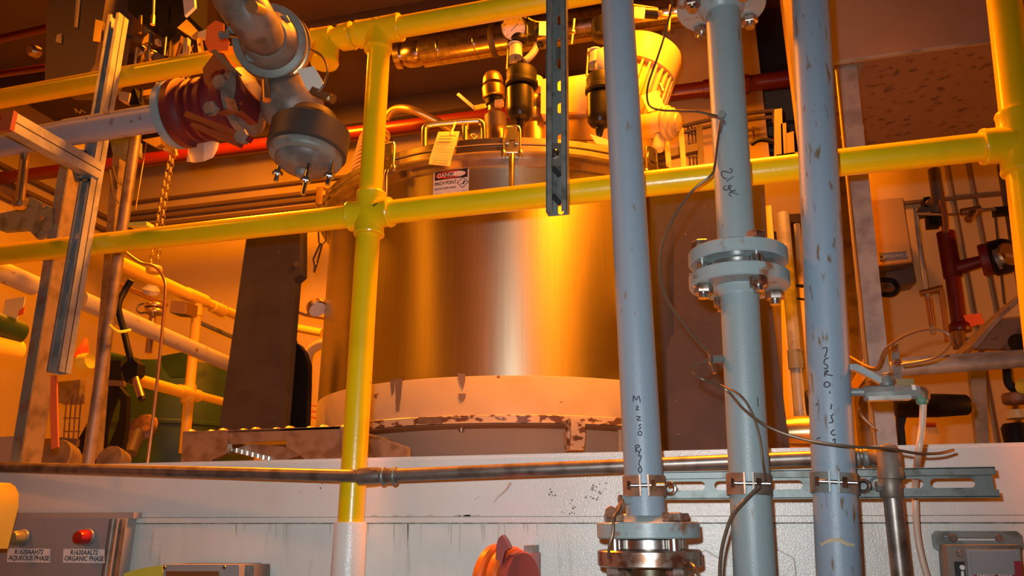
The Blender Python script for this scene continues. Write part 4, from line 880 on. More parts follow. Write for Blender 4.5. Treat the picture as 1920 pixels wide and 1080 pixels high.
# ================================================================ WALL RUNS, UPPER LEFT CLUTTER
for k, (y0, th, nm) in enumerate(((372.5, .012, 'topmost'), (394, .016, 'second'), (406, .016, 'third'), (420, .018, 'lowest'))):
    yy = lambda x: y0 - .118 * (x - 300)
    solo('wall_conduit', tube(B(), [Vector((XL + .05, YB - .03, P(400, yy(400), YB - .03).z)), Vector((1.2, YB - .03, P(400, yy(400), YB - .03).z))], th, 10), 'groove', nm + ' dark conduit run along the back wall left of the tank', 'conduit', 'conduit runs on the back wall')
for k, (y0, nm) in enumerate(((318, 'upper'), (345, 'middle'), (372, 'lower'))):
    z = PX(60, y0 + 20, XL + .03).z
    solo('wall_conduit', tube(B(), [(XL + .03, .5, z), (XL + .03, YB - .05, z)], .018, 10), 'groove', nm + ' dark conduit run along the left wall', 'conduit', 'conduit runs on the left wall')
solo('red_branch_pipe', tube(B(), [P(-20, 78, 2.6), P(92, 52, 2.6)], .020, 16), 'red_pipe', 'dim red pipe at the upper left corner', 'pipe')
solo('red_branch_pipe', tube(B(), [P(-20, 142, 2.6), P(90, 126, 2.6)], .017, 16), 'red_pipe', 'lower dim red pipe at the upper left corner', 'pipe')
dc = thing('dark_enclosure', P(120, 110, 1.6), 'dark brown upright enclosure in the upper left corner', 'enclosure')
part('shell', slab(B(), [(88, 20), (100, -40), (205, -40), (178, 120), (160, 150), (84, 150)], 1.62, .12), 'dark_pipe', dc)
part('edge_strip', slab(B(), [(144, -20), (150, -20), (143, 50), (139, 50)], 1.612, .006), 'motor', dc); part('bright_latch', slab(B(), [(106, 66), (114, 62), (113, 80), (104, 78)], 1.612, .006), 'motor', dc)
part('plate', slab(B(), [(179, 36), (193, 40), (188, 79), (174, 77)], 1.60, .01), 'brass', dc); part('plate', slab(B(), [(199, 50), (205, 50), (200, 68), (194, 66)], 1.60, .01), 'motor', dc)
ac = thing('valve_actuator', P(300, 60, 1.6), 'black boxy valve actuator with a pale end cap at the top left', 'actuator')
part('housing', slab(B(), [(240, -40), (348, -40), (346, 22), (330, 34), (296, 62), (262, 40), (240, 20)], 1.66, .11), 'rubber', ac)
part('end_cap', slab(B(), [(340, -30), (362, -30), (365, 12), (346, 30)], 1.648, .010), 'sign_white', ac)
part('bracket', slab(B(), [(332, 52), (350, 36), (370, 58), (358, 68)], 1.64, .02), 'brass', ac)
part('rod', tube(B(), [P(289, -10, 1.62), P(287, 45, 1.62)], .004, 8), 'galv', ac); part('rod_nut', tube(B(), [P(287, 30, 1.62), P(286, 46, 1.62)], .007, 8), 'brass', ac)
part('rod', tube(B(), [P(264, 30, 1.62), P(263, 62, 1.62)], .005, 8), 'brass', ac)
mech = thing('linkage', P(290, 110, 1.7), 'dark linkage of rods and plates above the yellow top rail', 'linkage')
for pts, mt in (([(268, 50), (302, 48), (300, 58), (270, 60)], 'galv_dull'), ([(270, 70), (282, 60), (280, 78), (266, 82)], 'brass'), ([(262, 90), (276, 88), (274, 118), (258, 120)], 'bronze'), ([(280, 90), (308, 106), (306, 118), (284, 112)], 'dark_pipe'), ([(290, 74), (297, 72), (297, 82), (290, 82)], 'motor'), ([(322, 58), (340, 66), (328, 106), (312, 104)], 'bronze'), ([(344, 72), (352, 70), (350, 104), (330, 106), (342, 100)], 'motor'), ([(368, 70), (374, 70), (378, 98), (372, 98)], 'brass'), ([(236, 64), (266, 72), (266, 78), (236, 70)], 'dark_pipe')):
    part('plate', slab(B(), pts, 1.70, .015), mt, mech)
for x0, y0, x1, y1, mt in ((257, 90, 253, 122, 'motor'), (282, 60, 278, 115, 'galv_dull'), (312, 60, 308, 104, 'galv_dull'), (266, 165, 264, 190, 'rubber'), (294, 155, 293, 172, 'motor')): part('rod', tube(B(), [P(x0, y0, 1.69), P(x1, y1, 1.69)], .0035, 8), mt, mech)
for x, y, r in ((270, 100, .02), (288, 106, .018), (70, 98, .02)): part('knob', lathe(B(), [(r, 0), (r, .02), (r * .6, .03)], P(x, y, 1.72), (0, -1, -.3), 16), 'bronze', mech)
cr = thing('cross_bracket', P(290, 185, 1.75), 'brass coloured bracket and blocks under the yellow top rail', 'bracket')
part('block', slab(B(), [(224, 170), (244, 174), (240, 192), (222, 186)], 1.74, .03), 'motor', cr); part('bar', bar(B(), P(270, 178, 1.75), P(310, 171, 1.75), .02, .02), 'bronze', cr); part('clip', slab(B(), [(242, 176), (252, 164), (262, 196), (242, 196)], 1.745, .03), 'rubber', cr)
part('plate', slab(B(), [(266, 262), (300, 256), (302, 270), (292, 276)], 1.75, .02), 'bronze', cr); part('tab', slab(B(), [(308, 262), (324, 256), (330, 290), (304, 280)], 1.8, .01), 'motor', cr); part('box', slab(B(), [(206, 262), (246, 256), (246, 285), (212, 290)], 1.8, .05), 'galv_dull', cr)
solo('hanging_rod', tube(B(), [P(275, 264, 1.76), P(254, 392, 1.76)], .0021, 8), 'copper', 'thin bright rod hanging left of the hoist chain', 'rod')
solo('thin_cable', tube(B(), spline([P(206, 318, 1.97), P(212, 358, 1.97), P(222, 382, 1.985)], 5), .003, 6), 'chrome_wire', 'thin pale cable left of the slim pipe post', 'cable')
solo('thin_cable', tube(B(), spline([P(212, 312, 1.98), P(220, 340, 1.98), P(230, 346, 1.985)], 5), .003, 6), 'chrome_wire', 'short pale cable above the left rail', 'cable')
solo('yellow_tab', slab(B(), [(240, 417), (275, 415), (275, 422), (240, 424)], 1.60, .03), 'tape', 'small yellow slotted tab above the left rail', 'tab')

# ================================================================ INNER YELLOW GUARDRAIL AND LOWER-LEFT CLUTTER
XG = -2.42
ir = thing('inner_guardrail', PX(362, 760, XG), 'bright yellow pipe guardrail running back along the platform at left', 'guardrail')
g = lambda x, y: PX(x, y, XG)
part('top_rail', tube(B(), [g(215, 489), g(352, 553)], .030, 18), 'yellow_in', ir); part('top_rail', tube(B(), [g(345, 549), g(452, 595)], .024, 18), 'yellow_in', ir)
part('post', tube(B(), [g(370, 570), g(345, 850)], .0235, 18), 'yellow_in', ir)
part('lower_rail', tube(B(), [g(228, 704), g(352, 738)], .026, 18), 'yellow_in', ir); part('lower_rail', tube(B(), [g(352, 736), g(425, 755)], .020, 18), 'yellow_in', ir)
for x, y, x2, y2, r in ((349, 550, 384, 565, .032), (398, 574, 418, 584, .031), (335, 732, 372, 743, .030)): part('sleeve', tube(B(), [g(x, y), g(x2, y2)], r, 18), 'yellow_in', ir)
for x, y, x2, y2 in ((369, 575, 367, 592), (357, 722, 355, 738), (353, 742, 351, 756)): part('sleeve', tube(B(), [g(x, y), g(x2, y2)], .029, 16), 'yellow_in', ir)
for x, y in ((392, 577), (415, 571), (422, 577)): part('rivet', lathe(B(), [(.007, 0), (.004, .004)], g(x, y) + Vector((.03, -.02, 0)), (1, -.6, 0), 8), 'brass', ir)
solo('yellow_wall_rail', tube(B(), [P(540, 612, 3.9), P(604, 624, 3.9)], .024, 16), 'yellow_in', 'yellow rail end between the dark column and the tank', 'rail')
solo('grey_rail_pipe', tube(B(), [PX(150, 562, XG + .25), PX(430, 683, XG + .25)], .033, 18), 'grey_pipe', 'thick brown grey pipe running back below the yellow inner rail', 'pipe')
solo('pipe_segment', tube(B(), [PX(-20, 500, XG + .1), PX(64, 536, XG + .1)], .036, 18), 'grey_pipe', 'pale pipe end at the far left under the front rail', 'pipe')
solo('thin_rail_pipe', tube(B(), [PX(220, 532, XG + .1), PX(312, 572, XG + .1)], .011, 12), 'copper', 'thin copper pipe below the yellow inner rail', 'pipe')
solo('thin_rail_pipe', tube(B(), [PX(368, 602, XG - .02), PX(436, 632, XG - .02)], .011, 12), 'galv_dull', 'thin grey pipe right of the yellow inner post', 'pipe')
solo('clamp_light', obox(B(), g(345, 580), (.03, .02, 0), (0, .04, 0), (0, 0, .03)), 'bronze', 'bronze clamp block at the top of the yellow inner post', 'clamp')
vl_ = thing('hand_valve', P(288, 590, 2.6), 'round brass hand valve with stem beside the bent copper tube', 'valve')
part('bonnet', lathe(B(), [(.03, 0), (.034, .02), (.028, .03)], P(288, 512, 2.6), (0, 0, 1), 16), 'motor', vl_); part('stem', tube(B(), [P(289, 570, 2.6), P(278, 662, 2.6)], .014, 12), 'bronze', vl_)
for y in (577, 588): part('flange', lathe(B(), [(.04, 0), (.042, .004), (.042, .012), (.04, .016)], P(290, y, 2.6), (0, 0, 1), 20), 'brass', vl_)
part('hub', lathe(B(), [(.03, 0), (.036, .02), (.02, .04)], P(282, 552, 2.6), (.3, -.3, 1), 16), 'grey_pipe', vl_); rot_ring(bm := B(), P(268, 578, 2.6), (.5, -1, .2), .022, .005); part('hand_wheel', bm, 'dark_pipe', vl_)
solo('copper_tube', tube(B(), spline([P(232, 470, 1.72), P(262, 492, 1.72), P(290, 500, 1.72), P(306, 520, 1.72), P(310, 545, 1.72), P(304, 620, 1.72), P(292, 740, 1.72), P(276, 872, 1.72)], 8), .0042, 10), 'copper', 'slender bent copper tube arching down beside the hand valve', 'tube')
solo('cable_bundle', tube(B(), spline([P(246, 525, 1.66), P(234, 545, 1.66), P(222, 575, 1.645), P(232, 620, 1.66), P(240, 655, 1.66), P(248, 684, 1.67)], 6), .0085, 10), 'rubber', 'black cable bundle hanging beside the slim pipe post', 'cable')
#solo('cable_loop', tube(B(), spline([P(246, 525, 2.12), P(234, 548, 2.12), P(226, 560, 2.12)], 5), .007, 8), 'rubber', 'short black cable loop above the cable bundle', 'cable')
solo('yellow_cable', tube(B(), spline([P(206, 610, 1.603), P(222, 622, 1.61), P(244, 619, 1.65)], 5), .004, 8), 'tape', 'thin yellow cable loop on the slim pipe post', 'cable')
wd = thing('spray_wand', P(265, 750, 1.67), 'black gun with a copper wand pointing down', 'wand')
part('grip', slab(B(), [(226, 690), (246, 668), (258, 682), (256, 702), (236, 718)], 1.66, .03), 'rubber', wd); part('wand', tube(B(), [P(250, 695, 1.67), P(266, 748, 1.67)], .0092, 14), 'copper', wd); part('tip', tube(B(), [P(265, 745, 1.67), P(267, 751, 1.67)], .0096, 14), 'rubber', wd)
hn = thing('rubber_harness', P(215, 860, 2.2), 'black rubber straps hanging behind the slim pipe post', 'straps')
part('strap', slab(B(), [(198, 676), (226, 676), (230, 744), (216, 745), (206, 770), (196, 806), (190, 905), (166, 905), (195, 800), (188, 760)], 2.25, .02), 'rubber', hn); part('strap', slab(B(), [(220, 722), (238, 742), (236, 800), (228, 845), (202, 840), (222, 790), (226, 760)], 2.23, .02), 'rubber', hn)
part('strap', slab(B(), [(134, 845), (160, 800), (160, 830), (142, 855)], 2.2, .02), 'rubber', hn); part('band', slab(B(), [(196, 712), (232, 714), (232, 724), (196, 722)], 2.22, .012), 'dark_pipe', hn)
gd_ = thing('green_drum', P(330, 868, 3.5), 'dark green plastic drum and cover behind the yellow inner rail', 'drum')
dC = P(322, 860, 3.85)
part('body', lathe(B(), [(.44, ZT - .02), (.45, ZT + .1), (.45, P(322, 760, 3.4).z), (.43, P(322, 668, 3.4).z), (.3, P(322, 664, 3.4).z)], (dC.x, dC.y, 0), (0, 0, 1), 40), 'green', gd_)
part('cover_flap', prism(B(), [P(x, y, 3.3) for x, y in ((300, 668), (352, 658), (352, 706), (318, 708), (306, 690))], (0, .02, 0)), 'green', gd_); part('rim_band', lathe(B(), [(.455, 0), (.46, .005), (.46, .02), (.455, .025)], (dC.x, dC.y, P(322, 790, 3.4).z), (0, 0, 1), 40), 'green', gd_)
part('bung', lathe(B(), [(.055, 0), (.06, .01), (.045, .025)], P(268, 804, 2.5), (.2, -1, .5), 18), 'rusty', gd_); part('bung_pipe', tube(B(), [P(260, 810, 2.45), P(245, 850, 2.4)], .022, 12), 'dark_pipe', gd_)
solo('green_pipe', tube(B(), [PX(-30, 600, -2.0), PX(36, 625, -2.0)], .035, 16), 'green', 'green pipe end at the far left edge', 'pipe'); solo('green_pipe', tube(B(), [P(196, 666, 2.9), P(235, 676, 2.9)], .022, 16), 'green', 'short green pipe left of the spray wand', 'pipe')
solo('yellow_pipe', tube(B(), [PX(-30, 645, -2.0), PX(34, 658, -2.0)], .030, 16), 'yellow_in', 'yellow pipe end at the far left edge', 'pipe'); solo('yellow_plug', lathe(B(), [(.03, 0), (.036, .01), (.03, .05)], P(150, 680, 2.4), (1, 0, .1), 16), 'tape', 'small yellow cap beside the double strut', 'cap')
solo('bright_card', slab(B(), [(10, 562), (47, 556), (44, 574), (30, 600), (2, 600)], PX(20, 602, -2.0).y, .002), 'tag_y', 'bright yellow folded card at the far left', 'card'); solo('orange_label', slab(B(), [(36, 582), (46, 574), (44, 588), (33, 592)], PX(20, 602, -2.0).y - .003, .003), 'tag_o', 'orange corner label below the yellow card', 'label')
solo('orange_cone', lathe(B(), [(.03, 0), (.012, .06), (.006, .08)], P(152, 672, 2.4), (.1, 0, 1), 14), 'tag_o', 'small orange cone tip beside the double strut', 'cone')
solo('orange_strap', slab(B(), [(95, 704), (106, 704), (107, 770), (109, 838), (96, 842), (93, 770)], 1.302, .003), 'strap', 'bright orange webbing strap hanging below the double strut', 'strap')
cg = thing('wire_cage', P(135, 815, 2.3), 'rusty wire mesh guard left of the slim pipe post', 'mesh')
for x in (122, 131, 140, 149): part('wire', tube(B(), spline([P(x + 6, 740, 2.0), P(x + 2, 760, 2.0), P(x - 3, 826, 2.0)], 3), .0022, 6), 'rusty', cg)
for y in (758, 784, 809): part('wire', tube(B(), [P(119, y, 2.0), P(150, y, 2.0)], .0022, 6), 'rusty', cg)
for x, y, r, lab in ((112, 862, .048, 'round brown drum lid edge below the orange strap'), (215, 866, .035, 'small round drum top beside the black rubber straps')):
    solo('small_drum', lathe(B(), [(r, -.02), (r * 1.04, 0), (r * 1.04, .02), (r, .026), (r * .3, .03)], P(x, y, 1.75), (.1, -1, .25), 28), 'galv_brown', lab, 'drum')
vb3 = thing('pipe_clip', P(85, 850, 2.0), 'small brown pipe clip and bolt left of the orange strap', 'clip'); part('block', slab(B(), [(70, 822), (95, 822), (95, 836), (70, 838)], 2.0, .03), 'bronze', vb3); part('block', slab(B(), [(110, 820), (136, 822), (134, 836), (112, 838)], 2.0, .03), 'dark_pipe', vb3); part('stem', slab(B(), [(74, 838), (84, 838), (80, 905), (66, 905)], 2.0, .02), 'rusty', vb3)
solo('grey_cabinet', slab(B(), [(-30, 820), (26, 818), (20, 868), (-30, 868)], 1.75, .1), 'panel_grey', 'low grey cabinet at the far left above the beam', 'cabinet')
solo('beige_panel', slab(B(), [(108, 716), (150, 712), (148, 756), (110, 756)], 2.6, .03), 'galv_brown', 'brown sheet panel behind the orange strap', 'panel')
# gauge and pipes left of the tank
gg = thing('pressure_gauge', P(592, 580, 2.5), 'round brass pressure gauge half hidden behind the tank edge', 'gauge')
part('case', lathe(B(), [(.033, 0), (.038, .005), (.038, .022), (.033, .026)], P(592, 572, 2.5), (.55, -.3, -.8), 28), 'bronze', gg); part('face', lathe(B(), [(.033, 0), (.033, .002)], P(592, 572, 2.5) + Vector((.55, -.3, -.8)).normalized() * .026, (.55, -.3, -.8), 28), 'glass', gg)
part('stem', tube(B(), [P(583, 578, 2.5), P(573, 591, 2.47)], .0066, 8), 'brass', gg)
solo('curved_tube', tube(B(), spline([P(545, 578, 2.28), P(570, 590, 2.45), P(604, 597, 2.7), P(640, 602, 2.88)], 6), .0058, 10), 'copper', 'thin copper tube below the pressure gauge', 'tube')
solo('elbow_pipe', tube(B(), spline([P(640, 640, 2.9), P(612, 644, 2.9), P(596, 648, 2.9), P(582, 658, 2.9), P(576, 675, 2.9), P(576, 700, 2.9)], 6), .022, 14), 'motor', 'bright curved pipe elbow beside the black side plate', 'pipe')
for k, y in enumerate((758, 772, 781)): solo('orange_cable', tube(B(), [P(572, y - 2, 2.7), P(592, y + (3, 0, 3)[k], 2.7)], .0042, 6), 'strap', ('top', 'middle', 'bottom')[k] + ' of three short orange cables beside the cream band', 'cable')
# ================================================================ RIGHT SIDE
# grey bin and its posts
YN = 1.74
zb = P(1712, 98, YN).z; bx0 = P(1556, 121, YN).x
ybk = PZ(1750, 303, zb).y
bn = thing('steel_bin', (bx0 + .4, YN + .3, zb), 'large grey steel bin overhead at upper right', 'bin')
part('front_sheet', box(B(), (bx0, YN, zb), (XR - .4, YN + .01, ZC - .05)), 'bin', bn); part('side_sheet', box(B(), (bx0, YN + .01, zb), (bx0 + .01, ybk, ZC - .05)), 'bin', bn)
part('underside', box(B(), (bx0 + .01, YN + .01, zb + .003), (XR - .4, ybk, zb + .012)), 'bin_under', bn, 'speckled brown underside'); part('rim_lip', box(B(), (bx0 - .002, YN - .004, zb - .002), (XR - .4, YN, zb + .004)), 'galv', bn)
ps = thing('square_post', P(1660, 846, 1.80), 'galvanised square post holding up the steel bin', 'post')
pb, pt = P(1664, 850, YN + .03), P(1588, 122, YN + .03); hw = .0215
part('tube', prism(B(), [pb + Vector((x * hw, y, 0)) for x, y in ((-1, 0), (1, 0), (1, .04), (-1, .04))], (pt - pb)), 'galv', ps)
part('joint_collar', prism(B(), [P(1601, 246, YN + .03) + Vector((x * (hw + .001), y, 0)) for x, y in ((-1, -.001), (1, -.001), (1, .041), (-1, .041))], (pt - pb).normalized() * .012), 'galv', ps)
part('top_plate', box(B(), (pt.x - .035, YN + .02, pt.z - .006), (pt.x + .035, YN + .09, pt.z)), 'galv_dull', ps)
part('lit_edge', tube(B(), [P(1643, 850, YN + .02), P(1569, 128, YN + .02)], .0040, 8), 'brass', ps)  # brass tube stands in for lamplight on the post's narrow left face
solo('back_post', bar(B(), P(1626, 850, 2.35), P(1572, 330, 2.35), .035, .045, (0, 1, 0)), 'galv_brown', 'brown square post behind the galvanised post', 'post')
gr_ = thing('grey_riser', P(1509, 862, 2.55), 'grey vertical riser pipe between the middle and right blue pipes', 'pipe')
part('pipe_run', tube(B(), [P(1512, 899, 2.55), P(1468, 400, 2.55)], .020, 16), 'galv', gr_); part('coupling', tube(B(), [P(1494, 692, 2.55), P(1491, 657, 2.55)], .025, 16), 'galv_dull', gr_)
solo('yellow_riser', tube(B(), [P(1536, 903, 2.75), P(1494, 420, 2.75)], .011, 12), 'motor', 'bright orange lit tube beside the worn blue pipe', 'pipe')
solo('drum_end', lathe(B(), [(.04, -.05), (.045, 0), (.045, .08), (.04, .1)], P(1500, 810, 2.3), (1, -.1, 0), 24), 'brass', 'brass coloured drum end low beside the worn blue pipe', 'drum')
solo('dark_drum', lathe(B(), [(.035, 0), (.042, .02), (.042, .1)], P(1512, 756, 2.3), (1, 0, 0), 20), 'rubber', 'dark cylinder above the brass coloured drum end', 'drum')
solo('hanging_plate', slab(B(), [(1426, 387), (1446, 385), (1452, 458), (1436, 461)], 2.608, .012), 'box_cream', 'narrow cream plate hanging behind the middle blue pipe', 'plate')
solo('dark_cabinet', slab(B(), [(1405, 345), (1510, 330), (1510, 400), (1460, 402), (1473, 902), (1431, 902)], 2.62, .08), 'dark_pipe', 'dark cabinet behind the middle blue pipe', 'cabinet')
for k, (x, y0, y1) in enumerate(((1456, 495, 545), (1459, 520, 570))): solo('black_cable', tube(B(), spline([P(x - 4, y0 - 60, 2.615), P(x + 2, y0, 2.615), P(x + 25, y0 + 35, 2.6), P(x + 60, y0 + 42, 2.57)], 6), .006 - .002 * k, 8), 'rubber', ('thick', 'thin')[k] + ' black cable curving right of the big flange', 'cable')
# cable ladder and pipes on the pilaster
cl = thing('cable_ladder', P(1310, 330, 3.6), 'upright wire cable ladder on the pale pilaster', 'cable ladder')
for x in (1290, 1297, 1303): part('rail', tube(B(), [P(x, 238, 3.62), P(x + 5, 345, 3.62)], .005, 6), 'dark_pipe', cl)
for y in (252, 270, 295, 315): part('rung', tube(B(), [P(1289, y, 3.61), P(1308, y - 1, 3.61)], .004, 6), 'dark_pipe', cl)
solo('dark_post', bar(B(), P(1311, 236, 3.55), P(1317, 350, 3.55), .03, .025, (0, 1, 0)), 'dark_pipe', 'dark flat post right of the cable ladder', 'post')
solo('beam_bar', slab(B(), [(1255, 278), (1308, 268), (1308, 282), (1255, 294)], 3.5, .04), 'dark_pipe', 'dark crossbar below the junction box', 'bar')
for k, (x, lab) in enumerate(((1250, 'left'), (1277, 'right'))): solo('grey_post', bar(B(), P(x, 262 - 20 * k, 3.45), P(x + 8, 350, 3.45), .025, .025, (0, 1, 0)), 'galv_brown', lab + ' brown post under the junction box', 'post')
for k, (dy, lab) in enumerate(((0, 'upper'), (12, 'lower'))):
    solo('pilaster_conduit', tube(B(), spline([P(1270, 240 + dy, 3.6), P(1330, 225 + dy, 3.6), P(1440, 208 + dy, 3.6), P(1452, 214 + dy, 3.6), P(1456, 240 + dy, 3.6)], 5), .010, 10), 'dark_pipe', lab + ' dark conduit bending round the pilaster', 'conduit')
solo('black_hose', tube(B(), spline([P(1408, 270, 3.0), P(1425, 262, 3.0), P(1450, 266, 3.01), P(1478, 284, 3.01)], 6), .010, 12), 'rubber', 'short arched black hose between the blue pipes', 'hose')
bx = thing('valve_bank', P(1470, 330, 3.0), 'dark bank of small valves beside the worn blue pipe', 'valves')
for pts in ([(1452, 205), (1466, 203), (1470, 300), (1456, 330), (1452, 300)], [(1464, 232), (1474, 230), (1476, 300), (1466, 300)], [(1474, 250), (1488, 246), (1492, 320), (1476, 320)], [(1456, 290), (1500, 284), (1500, 330), (1456, 335)]): part('valve_block', slab(B(), pts, 3.0, .04), 'dark_pipe', bx)
solo('wire_hanger', tube(B(), [P(1402, 245, 3.69), P(1412, 243, 3.69), P(1414, 270, 3.69), P(1412, 238, 3.69)], .004, 6), 'rusty', 'small rusty wire hanger on the pilaster', 'hanger')
# cabinet with printed strip
cb_ = thing('wall_cabinet', P(1675, 500, 2.9), 'cream wall cabinet with a printed strip right of the square post', 'cabinet')
part('door', slab(B(), [(1618, 378), (1692, 370), (1710, 489), (1618, 500)], 2.80, .02), 'box_cream', cb_); part('body', slab(B(), [(1618, 380), (1694, 372), (1712, 492), (1618, 505)], 2.82, .22), 'galv_brown', cb_)
lbp = part('printed_strip', slab(B(), [(1648, 475), (1699, 471), (1702, 485), (1650, 489)], 2.797, .002), 'logo', cb_)
q0, q1 = P(1650, 482.5, 2.795), P(1700, 478, 2.795); tm = text_me('VITRONICA', .0165, 'CENTER'); part('lettering', mk(tm), 'logo_text', lbp, mtx=basis(q0.lerp(q1, .58), q1 - q0, (0, 0, 1)))
rot_ring(bm := B(), q0.lerp(q1, .08), (0, -1, 0), .009, .0014, 16, 6); part('emblem', bm, 'logo_text', lbp)
part('under_box', slab(B(), [(1620, 505), (1712, 494), (1718, 528), (1640, 545), (1620, 545)], 2.9, .1), 'dark_pipe', cb_)
solo('black_hose', tube(B(), spline([P(1640, 526, 2.9), P(1672, 526, 2.9), P(1683, 538, 2.89), P(1680, 548, 2.89), P(1666, 553, 2.89), P(1640, 550, 2.9)], 6), .009, 12), 'rubber', 'looped black hose under the wall cabinet', 'hose')
# red manifold
rm = thing('red_manifold', P(1795, 625, 2.85), 'dark red vertical pipe manifold with a side branch on the partition wall', 'pipe')
YM = 2.85
part('upper_body', tube(B(), [P(1773, 436, YM), P(1787, 520, YM)], .030, 20), 'red_pipe', rm); part('lower_body', tube(B(), [P(1786, 515, YM), P(1800, 620, YM)], .0245, 20), 'red_pipe', rm)
part('foot', lathe(B(), [(.034, 0), (.036, .004), (.036, .02), (.03, .03)], P(1801, 622, YM), (0, 0, 1), 20), 'red_pipe', rm)
part('branch', tube(B(), [P(1788, 505, YM), P(1845, 488, YM - .05)], [.026, .02], 18), 'red_pipe', rm); part('branch_flange', lathe(B(), [(.05, 0), (.055, .005), (.055, .03), (.045, .05)], P(1838, 489, YM - .06), (1, -.35, .05), 24), 'red', rm)
gz = thing('transmitter', P(1865, 510, 2.8), 'dark round transmitter head on the red branch pipe', 'transmitter')
part('housing', lathe(B(), [(.05, 0), (.06, .01), (.06, .05), (.05, .07), (.03, .08)], P(1855, 487, 2.78), (1, -.4, .1), 24), 'rubber', gz); part('body', tube(B(), [P(1868, 487, 2.72), P(1895, 478, 2.7)], .034, 20), 'galv_dull', gz); part('end_disc', lathe(B(), [(.035, 0), (.04, .004), (.035, .01)], P(1890, 477, 2.66), (.4, -1, .1), 24), 'bronze', gz); part('pointer', bar(B(), P(1885, 478, 2.64), P(1915, 482, 2.62), .006, .010), 'brass', gz); part('cable_gland', tube(B(), [P(1880, 497, 2.7), P(1910, 495, 2.7)], .010, 10), 'rubber', gz); part('top_port', slab(B(), [(1855, 452), (1895, 448), (1895, 464), (1858, 466)], 2.75, .02), 'dark_pipe', gz)
for k, pts in enumerate(([(1718, 405), (1726, 470), (1738, 552), (1749, 625)], [(1762, 535), (1768, 575), (1776, 640)], [(1764, 375), (1770, 400), (1773, 436)])):
    solo('steel_tube', tube(B(), spline([P(x, y, 2.8) for x, y in pts], 4), (.0075, .008, .011)[k], 10), ('galv', 'copper', 'copper')[k], ('long thin steel tube right of the wall cabinet', 'short copper tube left of the red manifold', 'copper tube feeding the red manifold top')[k], 'tube')
solo('tube_valve', tube(B(), [P(1725, 550, 2.8), P(1765, 540, 2.8)], .011, 10), 'bronze', 'small bronze valve joining the two thin tubes', 'valve')
solo('copper_sleeve', tube(B(), [P(1740, 558, 2.79), P(1748, 610, 2.79)], .0105, 10), 'copper', 'copper sleeve at the foot of the thin steel tube', 'tube')
va_ = thing('valve_cluster', P(1750, 420, 2.8), 'cluster of small dark valves above the red manifold', 'valves')
for pts, mt in (([(1732, 370), (1744, 368), (1746, 386), (1734, 388)], 'rubber'), ([(1724, 388), (1762, 382), (1764, 396), (1726, 402)], 'dark_pipe'), ([(1740, 402), (1766, 398), (1766, 420), (1742, 422)], 'rubber'), ([(1762, 376), (1770, 374), (1772, 408), (1764, 410)], 'brass')): part('valve_block', slab(B(), pts, 2.82, .05), mt, va_)
part('stem', tube(B(), [P(1715, 385, 2.8), P(1718, 408, 2.8)], .006, 8), 'galv', va_); part('pipe', tube(B(), [P(1717, 400, 2.8), P(1765, 402, 2.8)], .007, 8), 'bronze', va_); part('knob', lathe(B(), [(.012, 0), (.01, .02)], P(1742, 381, 2.8), (0, -1, 0), 10), 'brass', va_)
solo('dark_riser', tube(B(), [P(1751, 318, 2.9), P(1766, 420, 2.9)], .022, 12), 'dark_pipe', 'dark vertical pipe above the valve cluster', 'pipe')
solo('thin_line', tube(B(), [P(1768, 403, 2.82), P(1800, 401, 2.82)], .004, 8), 'bronze', 'thin bronze tube leading to the strainer', 'tube')
ys = thing('y_strainer', P(1820, 415, 2.82), 'small bronze Y strainer on a thin tube', 'strainer'); part('body', tube(B(), [P(1802, 398, 2.82), P(1838, 393, 2.82)], [.013, .016], 14), 'bronze', ys); part('leg', tube(B(), [P(1826, 397, 2.82), P(1815, 412, 2.80)], [.015, .013], 14), 'bronze', ys); part('tail', tube(B(), [P(1838, 394, 2.82), P(1866, 392, 2.82)], .006, 8), 'dark_pipe', ys)
solo('wall_bracket', slab(B(), [(1864, 388), (1908, 384), (1908, 398), (1866, 402)], 2.84, .03), 'rubber', 'dark bracket strip holding the black riser', 'bracket')
solo('black_riser', tube(B(), [P(1878, 310, 2.9), P(1918, 548, 2.9)], .016, 12), 'dark_pipe', 'black riser pipe on the partition wall at far right', 'pipe')
solo('thin_wall_wire', tube(B(), [P(1866, 400, 2.95), P(1884, 570, 2.95)], .005, 8), 'dark_pipe', 'thin dark wire down the partition wall', 'wire')
solo('orange_tag', slab(B(), [(1806, 591), (1838, 587), (1846, 606), (1815, 614)], 2.825, .001), 'tag_o', 'orange tag at the foot of the red manifold', 'tag')
mf = thing('drain_valve', P(1800, 655, 2.82), 'small dark drain valve under the red manifold', 'valve'); part('body', lathe(B(), [(.02, 0), (.026, .01), (.02, .05)], P(1800, 650, 2.82), (0, 0, 1), 14), 'bronze', mf); part('block', slab(B(), [(1788, 636), (1818, 632), (1816, 650), (1792, 652)], 2.80, .03), 'dark_pipe', mf)
# chute at far right
ch = thing('metal_chute', P(1880, 652, 2.1), 'sloping beige sheet metal chute at the right edge', 'chute')
part('top_sheet', prism(B(), [P(1940, 528, 2.05), P(1876, 587, 2.05), P(1820, 650, 2.05), P(1832, 652, 2.05), P(1882, 592, 2.05), P(1940, 540, 2.05)], (0, .25, 0)), 'alu', ch); part('face', prism(B(), [P(1940, 540, 2.08), P(1882, 592, 2.08), P(1876, 596, 2.08), P(1940, 590, 2.08)], (0, .02, 0)), 'box_cream', ch); part('underside', prism(B(), [P(1940, 590, 2.10), P(1878, 592, 2.10), P(1826, 654, 2.10), P(1940, 654, 2.10)], (0, .02, 0)), 'bin_under', ch)
part('knob', lathe(B(), [(.02, 0), (.024, .01), (.012, .03)], P(1908, 645, 2.05), (0, -1, 0), 14), 'rubber', ch)
